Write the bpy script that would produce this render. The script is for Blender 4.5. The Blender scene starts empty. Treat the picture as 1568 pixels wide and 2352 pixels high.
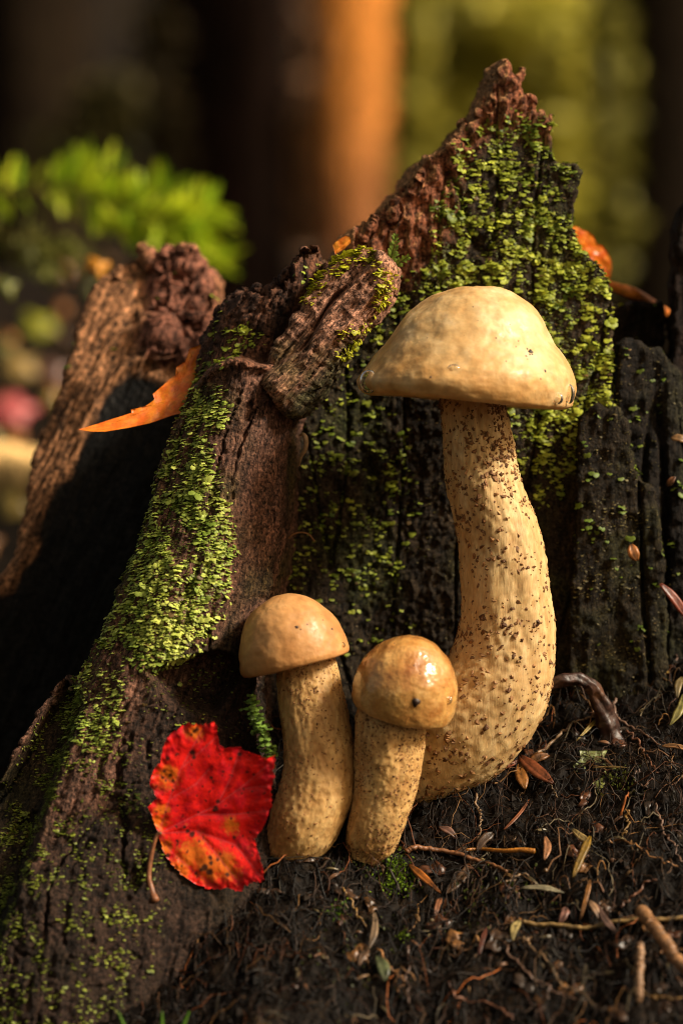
import bpy, math, random
import numpy as np
from mathutils import Vector, Matrix
from mathutils.geometry import tessellate_polygon

# ------------------------------------------------------------------ scene, camera, sky, sun, exposure
random.seed(7); RNG = np.random.default_rng(7)
sc = bpy.context.scene
COL = sc.collection
S = 0.01                                   # script works in centimetres, Blender in metres
PITCH = math.radians(4.0); DIST = 70.0; HALF = math.radians(11.15)
CAM = np.array([0, -DIST*math.cos(PITCH), DIST*math.sin(PITCH)])
FWD = np.array([0, math.cos(PITCH), -math.sin(PITCH)]); UPV = np.array([0, math.sin(PITCH), math.cos(PITCH)])
cd = bpy.data.cameras.new('camera'); cam = bpy.data.objects.new('camera', cd); COL.objects.link(cam)
cam.location = Vector(CAM*S); cam.rotation_euler = (math.pi/2 - PITCH, 0, 0)
cd.sensor_fit = 'VERTICAL'; cd.angle = 2*HALF
cd.clip_start = 0.02; cd.clip_end = 400
cd.dof.use_dof = True; cd.dof.focus_distance = 0.700
cd.dof.aperture_fstop = (cd.lens/1000)/0.0132
sc.camera = cam

SUN_DIR = Vector((0.74, -0.26, 0.64)).normalized()     # towards the sun
world = bpy.data.worlds.new('World'); sc.world = world; world.use_nodes = True
nt = world.node_tree; nt.nodes.clear()
sky = nt.nodes.new('ShaderNodeTexSky'); sky.sky_type = 'NISHITA'; sky.sun_disc = False
sky.sun_elevation = math.asin(SUN_DIR.z); sky.sun_rotation = math.atan2(SUN_DIR.x, SUN_DIR.y)
sky.air_density = 1.0; sky.dust_density = 6.0; sky.ozone_density = 0.5
tint = nt.nodes.new('ShaderNodeMix'); tint.data_type = 'RGBA'; tint.blend_type = 'MULTIPLY'
tint.inputs[0].default_value = 1.0; tint.inputs[7].default_value = (1.0, 0.80, 0.52, 1)
bg = nt.nodes.new('ShaderNodeBackground'); bg.inputs[1].default_value = 0.05
wo = nt.nodes.new('ShaderNodeOutputWorld')
nt.links.new(sky.outputs[0], tint.inputs[6]); nt.links.new(tint.outputs[2], bg.inputs[0]); nt.links.new(bg.outputs[0], wo.inputs[0])
sd = bpy.data.lights.new('sun', 'SUN'); sd.energy = 2.2; sd.angle = math.radians(11); sd.color = (1.0, 0.915, 0.76)
sun = bpy.data.objects.new('sun', sd); COL.objects.link(sun); sun.location = (0, 0, 3)
sun.rotation_euler = (-SUN_DIR).to_track_quat('-Z', 'Y').to_euler()
sc.view_settings.view_transform = 'Standard'; sc.view_settings.look = 'None'
sc.view_settings.gamma = 1.0; sc.view_settings.use_curve_mapping = False
sc.view_settings.exposure = 1.25
sc.render.engine = 'CYCLES'; sc.cycles.use_denoising = True; sc.cycles.filter_width = 1.0
sc.cycles.max_bounces = 6; sc.cycles.transparent_max_bounces = 8

# ------------------------------------------------------------------ helpers
TPX = math.tan(HALF)/1176.0
def ray(px, py):
    return FWD + np.array([1.0, 0, 0])*(px-784)*TPX + UPV*(1176-py)*TPX
def at(px, py, Y):
    d = ray(px, py); return CAM + d*((Y-CAM[1])/d[1])
def pxs(Y): return TPX*(Y-CAM[1])/math.cos(PITCH)      # centimetres per photo pixel at depth Y
def sstep(a, b, x):
    t = np.clip((x-a)/(b-a), 0, 1); return t*t*(3-2*t)

from concurrent.futures import ThreadPoolExecutor
POOL = ThreadPoolExecutor(4)
def perlin(P, seed=0):
    P = np.asarray(P, dtype=np.float64)
    if len(P) > 16000:
        return np.concatenate(list(POOL.map(lambda q: perlin1(q, seed), np.array_split(P, max(4, len(P)//12000)))))
    return perlin1(P, seed)
def perlin1(P, seed=0):
    i = np.floor(P); f = P-i; i = i.astype(np.int64)
    u = f*f*f*(f*(f*6-15)+10); out = np.zeros(len(P))
    for dx in (0, 1):
        for dy in (0, 1):
            for dz in (0, 1):
                h = ((i[:, 0]+dx)*374761393 + (i[:, 1]+dy)*668265263 + (i[:, 2]+dz)*2147483629 + seed*1013904223) & 0xffffffff
                h = ((h ^ (h >> 13))*1274126177) & 0xffffffff; h = (h ^ (h >> 16)) & 0xffffffff
                g = ((h & 255)/127.5-1)*(f[:, 0]-dx) + (((h >> 8) & 255)/127.5-1)*(f[:, 1]-dy) + (((h >> 16) & 255)/127.5-1)*(f[:, 2]-dz)
                w = (u[:, 0] if dx else 1-u[:, 0])*(u[:, 1] if dy else 1-u[:, 1])*(u[:, 2] if dz else 1-u[:, 2])
                out += w*g
    return out
def fbm(P, o=3, seed=0, gain=0.5):
    P = np.asarray(P, dtype=np.float64); s = 0; a = 1.0
    for k in range(o):
        s = s + a*perlin(P*(2.03**k)+k*17.3, seed+k); a *= gain
    return s
def ridged(P, o=2, seed=0):
    P = np.asarray(P, dtype=np.float64); s = 0; a = 1.0
    for k in range(o):
        s = s + a*(1-2.2*np.abs(perlin(P*(2.1**k)+k*9.1, seed+k))); a *= 0.5
    return s

def inpoly(x, z, poly):
    poly = np.asarray(poly); r = np.zeros(len(x), bool); n = len(poly); j = n-1
    for i in range(n):
        xi, zi = poly[i]; xj, zj = poly[j]
        if zi != zj:
            r ^= ((zi > z) != (zj > z)) & (x < (xj-xi)*(z-zi)/(zj-zi)+xi)
        j = i
    return r
def polydist(x, z, poly):
    """signed distance to a polygon, positive inside"""
    poly = np.asarray(poly); d = np.full(len(x), 1e9); n = len(poly)
    for i in range(n):
        a = poly[i]; b = poly[(i+1) % n]; e = b-a; L = e@e+1e-12
        t = np.clip(((x-a[0])*e[0]+(z-a[1])*e[1])/L, 0, 1)
        d = np.minimum(d, np.hypot(x-a[0]-t*e[0], z-a[1]-t*e[1]))
    return np.where(inpoly(x, z, poly), d, -d)
def pxpoly(pts, Y):
    """photo outline turned into the (x, z) of a vertical plane at depth Y"""
    return np.array([at(p[0], p[1], Y)[[0, 2]] for p in pts])

def catmull(pts, n, apex=False):
    pts = np.asarray(pts, float); m = len(pts)
    P = np.vstack([(pts[1]*[-1, 1] if apex else 2*pts[0]-pts[1]), pts, 2*pts[-1]-pts[-2]])
    out = []
    for t in np.linspace(0, m-1-1e-9, n):
        k = int(t); f = t-k; a, b, c, d = P[k], P[k+1], P[k+2], P[k+3]
        out.append(0.5*((2*b)+(c-a)*f+(2*a-5*b+4*c-d)*f*f+(3*b-3*c+d-a)*f**3))
    return np.array(out)

def new_mesh(name, V, F, mat=None, col=None, smooth=True):
    """V in cm; F an (m,k) array or a list of such arrays"""
    Fs = F if isinstance(F, list) else [F]
    Fs = [np.asarray(f, dtype=np.int32) for f in Fs if len(f)]
    me = bpy.data.meshes.new(name)
    V = np.asarray(V, dtype=np.float32)
    me.vertices.add(len(V)); me.vertices.foreach_set('co', (V*S).ravel())
    loops = np.concatenate([f.ravel() for f in Fs]); tot = np.concatenate([np.full(len(f), f.shape[1], np.int32) for f in Fs])
    st = np.concatenate([[0], np.cumsum(tot)[:-1]]).astype(np.int32)
    me.loops.add(len(loops)); me.loops.foreach_set('vertex_index', loops)
    me.polygons.add(len(tot)); me.polygons.foreach_set('loop_start', st); me.polygons.foreach_set('loop_total', tot)
    me.polygons.foreach_set('use_smooth', np.full(len(tot), smooth))
    me.update(calc_edges=True)
    if col is not None:
        a = me.color_attributes.new('Col', 'FLOAT_COLOR', 'POINT')
        c = np.ones((len(V), 4), np.float32); c[:, :3] = col
        a.data.foreach_set('color', c.ravel())
    if mat: me.materials.append(mat)
    return me
def tag(o, label=None, cat=None, group=None, kind=None):
    if label: o['label'] = label
    if cat: o['category'] = cat
    if group: o['group'] = group
    if kind: o['kind'] = kind
    return o
def empty(name, base):
    o = bpy.data.objects.new(name, None); COL.objects.link(o); o.location = Vector(np.asarray(base, float)*S)
    o.empty_display_size = 0.01; o['_'] = 0; del o['_']
    return o
def obj(name, V, F, mat, parent=None, col=None, smooth=True, base=None):
    """one mesh object; vertices given in world cm, stored about the thing's base"""
    V = np.asarray(V, float)
    if parent is not None:
        p = parent; off = np.zeros(3)
        while p is not None: off += np.array(p.location)/S; p = p.parent
        base = off
    elif base is None:
        base = np.array([V[:, 0].mean(), V[:, 1].mean(), V[:, 2].min()])
    o = bpy.data.objects.new(name, new_mesh(name, V-base, F, mat, col, smooth)); COL.objects.link(o)
    if parent is not None: o.parent = parent
    else: o.location = Vector(base*S)
    return o
def grid_faces(nr, nc, wrap=False):
    r = np.arange(nr-1)[:, None]; c = np.arange(nc if wrap else nc-1)[None, :]
    a = r*nc+c; b = r*nc+(c+1) % nc
    return np.stack([a, b, b+nc, a+nc], -1).reshape(-1, 4)
def normals(V, F):
    N = np.zeros_like(V)
    fn = np.cross(V[F[:, 2]]-V[F[:, 0]], V[F[:, -1]]-V[F[:, 1]])
    for k in range(F.shape[1]):
        for j in range(3): N[:, j] += np.bincount(F[:, k], fn[:, j], len(V))
    return N/(np.linalg.norm(N, axis=1, keepdims=True)+1e-12)
def tube(path, rad, k=8, caps=True):
    path = np.asarray(path, float); n = len(path); rad = np.broadcast_to(rad, (n,))
    t = np.gradient(path, axis=0); t /= np.linalg.norm(t, axis=1, keepdims=True)+1e-12
    ref = np.array([0.31, 0.9, 0.29]) if abs(t.mean(0)@np.array([0.31, 0.9, 0.29])) < 0.85 else np.array([1.0, 0, 0.1])
    a = np.cross(t, ref); a /= np.linalg.norm(a, axis=1, keepdims=True)+1e-12; b = np.cross(t, a)
    th = np.arange(k)*2*math.pi/k
    V = path[:, None]+rad[:, None, None]*(np.cos(th)[None, :, None]*a[:, None]+np.sin(th)[None, :, None]*b[:, None])
    V = V.reshape(-1, 3); F = [grid_faces(n, k, True)]
    if caps:
        V = np.vstack([V, path[0]-t[0]*rad[0]*0.4, path[-1]+t[-1]*rad[-1]*0.4]); c0 = n*k
        i = np.arange(k); j = (i+1) % k
        F.append(np.concatenate([np.stack([j, i, np.full(k, c0)], 1), np.stack([(n-1)*k+i, (n-1)*k+j, np.full(k, c0+1)], 1)]))
    return V, F
class Batch:
    """collects pieces of one uncountable mass into one mesh"""
    def __init__(s): s.V = []; s.F = {}; s.C = []; s.n = 0
    def add(s, V, F, c):
        for f in (F if isinstance(F, list) else [F]):
            f = np.asarray(f); s.F.setdefault(f.shape[1], []).append(f+s.n)
        s.V.append(V); s.C.append(np.broadcast_to(c, (len(V), 3))); s.n += len(V)
    def build(s, name, mat, parent=None, smooth=True):
        return obj(name, np.vstack(s.V), [np.vstack(v) for v in s.F.values()], mat, parent, np.vstack(s.C), smooth)
def remesh(shells, vox):
    Vs, Fs, n = [], [], 0
    for V, F in shells:
        Vs.append(V); Fs += [tuple(int(i)+n for i in f) for f in F]; n += len(V)
    me = bpy.data.meshes.new('tmp'); me.from_pydata(np.vstack(Vs).tolist(), [], Fs); me.update()
    o = bpy.data.objects.new('tmp', me); COL.objects.link(o)
    m = o.modifiers.new('r', 'REMESH'); m.mode = 'VOXEL'; m.voxel_size = vox
    dg = bpy.context.evaluated_depsgraph_get(); me2 = bpy.data.meshes.new_from_object(o.evaluated_get(dg))
    V = np.empty(len(me2.vertices)*3, np.float32); me2.vertices.foreach_get('co', V)
    F = np.empty(len(me2.loops), np.int32); me2.loops.foreach_get('vertex_index', F)
    bpy.data.objects.remove(o); bpy.data.meshes.remove(me); bpy.data.meshes.remove(me2)
    return V.reshape(-1, 3).astype(float), F.reshape(-1, 4)
def prism(front, back):
    """closed shell between two outlines of the same length"""
    front = np.asarray(front, float); back = np.asarray(back, float); n = len(front)
    tri = tessellate_polygon([[Vector((p[0], p[2], 0)) for p in front]])
    F = [tuple(t) for t in tri]+[tuple(n+i for i in reversed(t)) for t in tri]
    F += [(i, (i+1) % n, n+(i+1) % n, n+i) for i in range(n)]
    return np.vstack([front, back]), F
def jag(pts, amp, step, seed):
    """break an outline into short splintery segments"""
    pts = np.asarray(pts, float); out = []; rg = np.random.default_rng(seed)
    for i in range(len(pts)):
        a = pts[i]; b = pts[(i+1) % len(pts)]; L = np.linalg.norm(b-a); k = max(1, int(L/step))
        nrm = np.array([-(b-a)[1], (b-a)[0]])/(L+1e-9)
        for q in range(k):
            out.append(a+(b-a)*q/k+nrm*rg.normal()*amp*(1 if q else 0.5))
    return np.array(out)

# ------------------------------------------------------------------ materials (all procedural)
def mat_nodes(name):
    m = bpy.data.materials.new(name); m.use_nodes = True; t = m.node_tree
    return m, t, t.nodes['Principled BSDF'], (lambda k: t.nodes.new(k)), t.links.new
def setc(b, rough=0.6, spec=0.4, **kw):
    b.inputs['Roughness'].default_value = rough; b.inputs['Specular IOR Level'].default_value = spec
    for k, v in kw.items(): b.inputs[k.replace('_', ' ')].default_value = v
def wood_material(name, rot=(0, 0, 0), stretch=(14, 14, 1.6), rough=0.55, bump=0.6, spec=0.5, grit=55):
    m, t, b, N, L = mat_nodes(name)
    at_ = N('ShaderNodeVertexColor'); at_.layer_name = 'Col'
    tc = N('ShaderNodeTexCoord'); mp = N('ShaderNodeMapping'); mp.vector_type = 'POINT'
    mp.inputs['Rotation'].default_value = rot; mp.inputs['Scale'].default_value = (100, 100, 100)
    L(tc.outputs['Object'], mp.inputs['Vector'])
    ms = N('ShaderNodeMapping'); ms.inputs['Scale'].default_value = stretch; L(mp.outputs[0], ms.inputs[0])
    n1 = N('ShaderNodeTexNoise'); n1.inputs['Scale'].default_value = 1.0; n1.inputs['Detail'].default_value = 4; L(ms.outputs[0], n1.inputs['Vector'])
    n2 = N('ShaderNodeTexNoise'); n2.inputs['Scale'].default_value = grit/6; n2.inputs['Detail'].default_value = 5; n2.inputs['Roughness'].default_value = 0.7; L(mp.outputs[0], n2.inputs['Vector'])
    r1 = N('ShaderNodeMapRange'); r1.inputs[1].default_value = 0.3; r1.inputs[2].default_value = 0.75; r1.inputs[3].default_value = 0.3; r1.inputs[4].default_value = 1.8; L(n1.outputs[0], r1.inputs[0])
    r2 = N('ShaderNodeMapRange'); r2.inputs[1].default_value = 0.36; r2.inputs[2].default_value = 0.68; r2.inputs[3].default_value = 0.12; r2.inputs[4].default_value = 2.5; L(n2.outputs[0], r2.inputs[0])
    mu = N('ShaderNodeMath'); mu.operation = 'MULTIPLY'; L(r1.outputs[0], mu.inputs[0]); L(r2.outputs[0], mu.inputs[1])
    vm = N('ShaderNodeVectorMath'); vm.operation = 'SCALE'; L(at_.outputs[0], vm.inputs[0]); L(mu.outputs[0], vm.inputs['Scale'])
    L(vm.outputs[0], b.inputs['Base Color'])
    ad = N('ShaderNodeMath'); ad.operation = 'ADD'; L(n1.outputs[0], ad.inputs[0]); L(n2.outputs[0], ad.inputs[1])
    bp = N('ShaderNodeBump'); bp.inputs['Strength'].default_value = bump; bp.inputs['Distance'].default_value = 0.0009; L(ad.outputs[0], bp.inputs['Height']); L(bp.outputs[0], b.inputs['Normal'])
    rr = N('ShaderNodeMapRange'); rr.inputs[3].default_value = rough+0.22; rr.inputs[4].default_value = rough-0.15; L(n2.outputs[0], rr.inputs[0]); L(rr.outputs[0], b.inputs['Roughness'])
    b.inputs['Specular IOR Level'].default_value = spec
    return m
def attr_material(name, rough=0.6, spec=0.4, grit=30.0, amt=0.35, bump=0.2, transl=0.0, dist=0.0004):
    m, t, b, N, L = mat_nodes(name)
    a = N('ShaderNodeVertexColor'); a.layer_name = 'Col'
    tc = N('ShaderNodeTexCoord'); n = N('ShaderNodeTexNoise'); n.inputs['Scale'].default_value = grit*100/6; n.inputs['Detail'].default_value = 4; L(tc.outputs['Object'], n.inputs['Vector'])
    r = N('ShaderNodeMapRange'); r.inputs[1].default_value = 0.3; r.inputs[2].default_value = 0.7; r.inputs[3].default_value = 1-amt; r.inputs[4].default_value = 1+amt; L(n.outputs[0], r.inputs[0])
    vm = N('ShaderNodeVectorMath'); vm.operation = 'SCALE'; L(a.outputs[0], vm.inputs[0]); L(r.outputs[0], vm.inputs['Scale']); L(vm.outputs[0], b.inputs['Base Color'])
    if bump:
        bp = N('ShaderNodeBump'); bp.inputs['Strength'].default_value = bump; bp.inputs['Distance'].default_value = dist; L(n.outputs[0], bp.inputs['Height']); L(bp.outputs[0], b.inputs['Normal'])
    setc(b, rough, spec)
    if transl:
        tr = N('ShaderNodeBsdfTranslucent'); L(vm.outputs[0], tr.inputs[0]); mx = N('ShaderNodeMixShader'); mx.inputs[0].default_value = transl
        o = t.nodes['Material Output']; L(b.outputs[0], mx.inputs[1]); L(tr.outputs[0], mx.inputs[2]); L(mx.outputs[0], o.inputs[0])
    return m
M_spire = wood_material('rotten_wood_dark', stretch=(9, 9, 2.5), rough=0.62, bump=1.0, spec=0.16, grit=70)
M_butt = wood_material('rotten_wood_brown', rot=(0, math.radians(-14), 0), stretch=(12, 12, 1.5), rough=0.62, bump=1.0, spec=0.2, grit=65)
M_chunk = wood_material('splintered_wood', rot=(0, math.radians(-42), 0), stretch=(16, 16, 1.0), rough=0.68, bump=1.0, spec=0.2, grit=55)
M_rear = wood_material('weathered_wood', rot=(0, math.radians(-23), 0), stretch=(10, 10, 0.7), rough=0.65, bump=1.0, spec=0.2, grit=35)
M_moss = attr_material('moss_leaf', rough=0.5, spec=0.35, grit=40, amt=0.3, bump=0, transl=0.25)
M_soil = attr_material('wet_soil', rough=0.65, spec=0.10, grit=40, amt=0.6, bump=0.8, dist=0.0008)
M_root = attr_material('rootlet_bark', rough=0.5, spec=0.25, grit=60, amt=0.4, bump=0.3)
M_twig = attr_material('twig_bark', rough=0.45, spec=0.5, grit=45, amt=0.4, bump=0.5)
M_litter = attr_material('dry_leaf', rough=0.38, spec=0.5, grit=50, amt=0.35, bump=0.35, transl=0.12)
M_leaf = attr_material('autumn_leaf', rough=0.36, spec=0.4, grit=60, amt=0.12, bump=0.25, transl=0.15)
M_foliage = attr_material('foliage', rough=0.55, spec=0.3, grit=10, amt=0.2, bump=0, transl=0.35)
M_bark = wood_material('tree_bark', stretch=(1.2, 1.2, 0.2), rough=0.85, bump=0.6, spec=0.04, grit=8)

# ------------------------------------------------------------------ ground
def mound(x, y):
    xr = x-1.9
    lat = np.where(xr > 0, 0.18*xr, -0.10*xr)
    return -7.84+0.63*(y-0.5)+lat-0.55*np.maximum(0, -2.2-x)
BASES = [(-1.45, -2.1, 0.35, 1.3), (0.7, -2.1, 0.3, 1.1), (2.4, 0.6, 0.3, 1.8)]
def ground_z(x, y, fine=True):
    x = np.asarray(x, float); y = np.asarray(y, float)
    m = mound(np.clip(x, -9, 14), np.clip(y, -16, 4.5))
    bank = -11.0+np.maximum(0, y-560)*0.34*sstep(560, 760, y)
    left = -5.5+np.clip(y-46, 0, 52)*0.27
    bank = np.where(y < 320, bank+(left-bank)*sstep(-8.5, -12.5, x)*sstep(26, 46, y)*sstep(320, 150, y), bank)
    P = np.stack([x*0.02, y*0.02, np.zeros_like(x)], -1)
    bank = bank+6*perlin(P, 3)*sstep(110, 250, np.hypot(x, y))
    bank = np.minimum(bank, 700)
    front = np.full_like(x, -18.0)
    low = front+(bank-front)*sstep(-20, 10, y)
    w = sstep(30, 15, np.abs(x-1))*sstep(-24, -15, y)*sstep(20, 5, y)
    z = low+(m-low)*w
    if fine:
        k = sstep(40, 18, np.hypot(x, y+2))
        Q = np.stack([x, y, np.zeros_like(x)], -1)
        z = z+k*(0.55*fbm(Q*0.45, 3, 11)+0.30*ridged(Q*1.7, 2, 15)*0.5+0.16*fbm(Q*5, 2, 19))
        z = z+(1-k)*1.2*fbm(Q*0.08, 3, 23)
        for bx, by, bh, br_ in BASES: z = z+bh*np.exp(-((x-bx)**2+(y-by)**2)/br_**2)*(1+0.7*fbm(Q*1.8, 2, 27))
    return z
def near_z(x, y):
    """height read off the finished soil grid"""
    i = np.clip(np.searchsorted(gx, x)-1, 0, len(gx)-2); j = np.clip(np.searchsorted(gy, y)-1, 0, len(gy)-2)
    u = (x-gx[i])/(gx[i+1]-gx[i]); v = (y-gy[j])/(gy[j+1]-gy[j]); Z = GZ
    return (Z[j, i]*(1-u)+Z[j, i+1]*u)*(1-v)+(Z[j+1, i]*(1-u)+Z[j+1, i+1]*u)*v
def far_ground(px, py, y0=12, y1=260):
    d = ray(px, py); Y = np.arange(y0, y1, 0.5); P = CAM[None]+d[None]*((Y-CAM[1])/d[1])[:, None]
    hit = np.where(P[:, 2] < near_z(P[:, 0], P[:, 1]))[0]; p = P[hit[0] if len(hit) else -1].copy(); p[2] = near_z(p[:1], p[1:2])[0]
    return p
def on_ground(px, py, lift=0.0):
    d = ray(px, py); Y = np.arange(-30, 9, 0.08); T = (Y-CAM[1])/d[1]
    P = CAM[None]+d[None]*T[:, None]; g = near_z(P[:, 0], P[:, 1])
    hit = np.where(P[:, 2] < g)[0]
    i = hit[0] if len(hit) else len(Y)-1
    p = P[i].copy(); p[2] = g[i]+lift
    return p
def axis(fine0, fine1, step, far):
    a = np.arange(fine0, fine1, step); L = [fine0]; d = step
    while L[-1] > -far: d *= 1.16; L.append(L[-1]-d)
    R = [fine1]; d = step
    while R[-1] < far: d *= 1.16; R.append(R[-1]+d)
    return np.concatenate([np.array(L[1:])[::-1], a, np.array(R)])
gx = axis(-8.0, 12.0, 0.085, 6000); gy = axis(-13.0, 6.0, 0.085, 6000)
GX, GY = np.meshgrid(gx, gy); GX = GX.ravel(); GY = GY.ravel()
GV = np.stack([GX, GY, ground_z(GX, GY)], -1)
GZ = GV[:, 2].reshape(len(gy), len(gx))
q = fbm(GV*[0.9, 0.9, 0.9], 3, 31)
far_ = sstep(25, 60, np.hypot(GX, GY))
cs = np.array([0.004, 0.0024, 0.0014])*(1+0.7*q)[:, None]+np.array([0.012, 0.007, 0.003])*sstep(0.15, 0.5, fbm(GV*3, 2, 35))[:, None]
lf = fbm(np.stack([GX*0.05, GY*0.03, GX*0], -1), 3, 37)
cf = np.array([0.008, 0.0045, 0.002])*(1+0.8*lf)[:, None]+np.array([0.014, 0.009, 0.002])*sstep(0.05, 0.5, lf)[:, None]
ground = obj('ground', GV, grid_faces(len(gy), len(gx)), M_soil, None, np.clip(cs+(cf-cs)*far_[:, None], 0.001, 1), base=np.zeros(3))
tag(ground, 'dark wet forest soil sloping up to the stump', None, None, 'structure')

# ------------------------------------------------------------------ the stump
stump = empty('tree_stump', at(700, 1950, 2))
tag(stump, 'rotten mossy tree stump with a tall jagged spire behind the mushrooms', 'stump')
stump_base = np.array(stump.location)/S
FACES = {}                                  # finished wood surfaces, for the moss to grow on

def proj_py(V):
    d = V-CAM; return 1176-(d@UPV)/(d@FWD)/TPX
def front_w(V, yf, a, b):
    return 1-sstep(a, b, V[:, 1]-yf(0, proj_py(V)))
def slab(key, name, outline, yf, thick, back_shift, jamp, vox, deform, colour, mat, extra=(), back_scale=1.0):
    o2 = jag(outline, jamp, 12, hash(key) % 1000 if False else len(key)*7)
    fr = np.array([at(p[0], p[1], yf(p[0], p[1])) for p in o2])
    bk = fr.copy(); bk[:, 1] += thick
    c = bk.mean(0); bk[:, [0, 2]] = c[[0, 2]]+(bk[:, [0, 2]]-c[[0, 2]])*back_scale
    bk += np.array([back_shift[0], 0, back_shift[1]])
    V, F = remesh([prism(fr, bk)]+list(extra), vox)
    N = normals(V, F)
    if N[:, 1].mean() != 0 and np.sum(np.cross(V[F[:, 1]]-V[F[:, 0]], V[F[:, 2]]-V[F[:, 0]])*(V[F[:, 0]]-V.mean(0))) < 0: N = -N
    V = deform(V, N); N2 = normals(V, F)
    C = np.clip(colour(V, N2), 0.002, 1)
    ob = obj(name, V, F, mat, stump, C)
    FACES[key] = (V, F, N2)
    return ob

def lerp_tab(z, zs, xs):                      # zs ascending
    return np.interp(z, zs, xs)

OCT = np.array([(0, 0, 1), (1, 0, 0), (0, 1, 0), (-1, 0, 0), (0, -1, 0), (0, 0, -1)], float)
OCF = [(0, 1, 2), (0, 2, 3), (0, 3, 4), (0, 4, 1), (5, 2, 1), (5, 3, 2), (5, 4, 3), (5, 1, 4)]
def shards(spots, yf, seed, sx=0.16, sz=0.34, dy=0.25, slope=0.0):
    """splinters standing out of broken wood: spots are photo positions"""
    rg = np.random.default_rng(seed); out = []
    for (px, py, k) in spots:
        c = at(px, py, yf(px, py)+dy+rg.normal(0, 0.12)); q = OCT*[sx*k*rg.uniform(0.7, 1.3), 0.26*k*rg.uniform(0.8, 1.3), sz*k*rg.uniform(0.7, 1.3)]
        q[:, 0] += q[:, 2]*(slope+rg.normal(0, 0.25)); out.append((q+c, OCF))
    return out
def scatter_line(pts, n, jit, k0, k1, seed):
    rg = np.random.default_rng(seed); L = catmull(pts, n); return [(p[0]+rg.normal(0, jit), p[1]+rg.normal(0, jit), rg.uniform(k0, k1)) for p in L]
# --- tall back slab with the spire
SP = [(1160, 135), (1172, 142), (1178, 170), (1190, 198), (1204, 228), (1212, 255), (1238, 264), (1256, 268), (1262, 290), (1266, 325), (1272, 374),
      (1292, 378), (1322, 378), (1336, 396), (1325, 432), (1318, 472), (1315, 522), (1327, 562), (1348, 582), (1386, 622), (1400, 662), (1406, 722), (1402, 790),
      (1404, 860), (1412, 940), (1425, 1100), (1440, 1300), (1450, 1500), (1455, 1800), (560, 1900), (590, 1500), (610, 1200), (640, 900), (680, 760), (740, 640), (795, 572), (812, 542), (838, 516),
      (866, 522), (890, 502), (902, 470), (944, 432), (954, 402), (976, 372), (1020, 352), (1044, 330), (1066, 308), (1090, 284), (1110, 258), (1126, 214), (1146, 176)]
def sp_y(px, py): return 3.1+(1500-py)*0.0006
sp_red = pxpoly([(1130, 120), (1200, 120), (1290, 300), (1230, 300), (1120, 290), (1060, 420), (1040, 560), (930, 640), (780, 620), (780, 500), (900, 400), (1060, 250)], 4.2)
def sp_def(V, N):
    x, y, z = V.T; G = np.stack([x, y, z], -1)
    fw = np.abs(N[:, 1])**1.5
    d = fw*(0.20*fbm(G*[0.4, 0.4, 0.25], 2, 41)+0.05*ridged(G*[2.4, 2.4, 0.7], 2, 43))
    d += 0.09*fbm(G*[3.2, 3.2, 2.6], 3, 45)+0.075*fbm(G*[8, 8, 7], 2, 47)
    cr = np.abs(perlin(G*[0.6, 0.6, 0.10], 49)); d -= fw*0.22*np.exp(-(cr/0.012)**2)
    red = sstep(-0.5, 0.6, polydist(x, z, sp_red))
    d += red*((0.3+0.7*fw)*0.20*ridged(G*[2.6, 2.6, 1.0], 2, 51)+fw*0.30*fbm(G*[1.4, 1.4, 1.2], 2, 53)+0.08*ridged(G*[6, 6, 3], 1, 55)-0.08)
    V = V+N*d[:, None]
    # the face is a shallow trough left of the spire
    tr = np.exp(-((x-at(860, 0, 4)[0])/2.2)**2)*sstep(at(0, 500, 4)[2], at(0, 1000, 4)[2], z)
    V[:, 1] += tr*0.6*(N[:, 1] < 0.2)
    return V
def sp_col(V, N):
    x, y, z = V.T
    red = sstep(-0.45, 0.5, polydist(x, z, sp_red)+0.9*fbm(V*[1.2, 1.2, 0.7], 3, 61))
    n = fbm(V*[2.5, 2.5, 1.4], 3, 63); n2 = fbm(V*[0.6, 0.6, 0.4], 2, 65)
    dark = np.array([0.026, 0.017, 0.009])[None]*(1+0.8*n)[:, None]+np.array([0.004, 0.012, 0.0])[None]*sstep(0, 0.5, n2)[:, None]
    warm = np.array([0.18, 0.064, 0.032])[None]*(1+0.7*n)[:, None]
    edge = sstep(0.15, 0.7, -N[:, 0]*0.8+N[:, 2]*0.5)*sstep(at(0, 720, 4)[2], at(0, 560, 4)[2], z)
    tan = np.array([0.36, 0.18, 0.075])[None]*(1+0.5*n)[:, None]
    c = dark+(warm-dark)*red[:, None]
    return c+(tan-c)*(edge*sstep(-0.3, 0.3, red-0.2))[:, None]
slab('spire', 'back_slab', SP, sp_y, 1.9, (-0.42, -0.12), 1.6, 0.05, sp_def, sp_col, M_spire, extra=shards(scatter_line([(1160, 160), (1120, 240), (1060, 320), (980, 385), (950, 430), (900, 485), (850, 525), (805, 560)], 34, 7, 0.5, 1.1, 1)+scatter_line([(900, 500), (960, 470), (1000, 520), (930, 560)], 14, 22, 0.6, 1.2, 2)+scatter_line([(1180, 190), (1205, 240), (1250, 275)], 8, 5, 0.4, 0.8, 3), sp_y, 4, slope=0.3))

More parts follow.
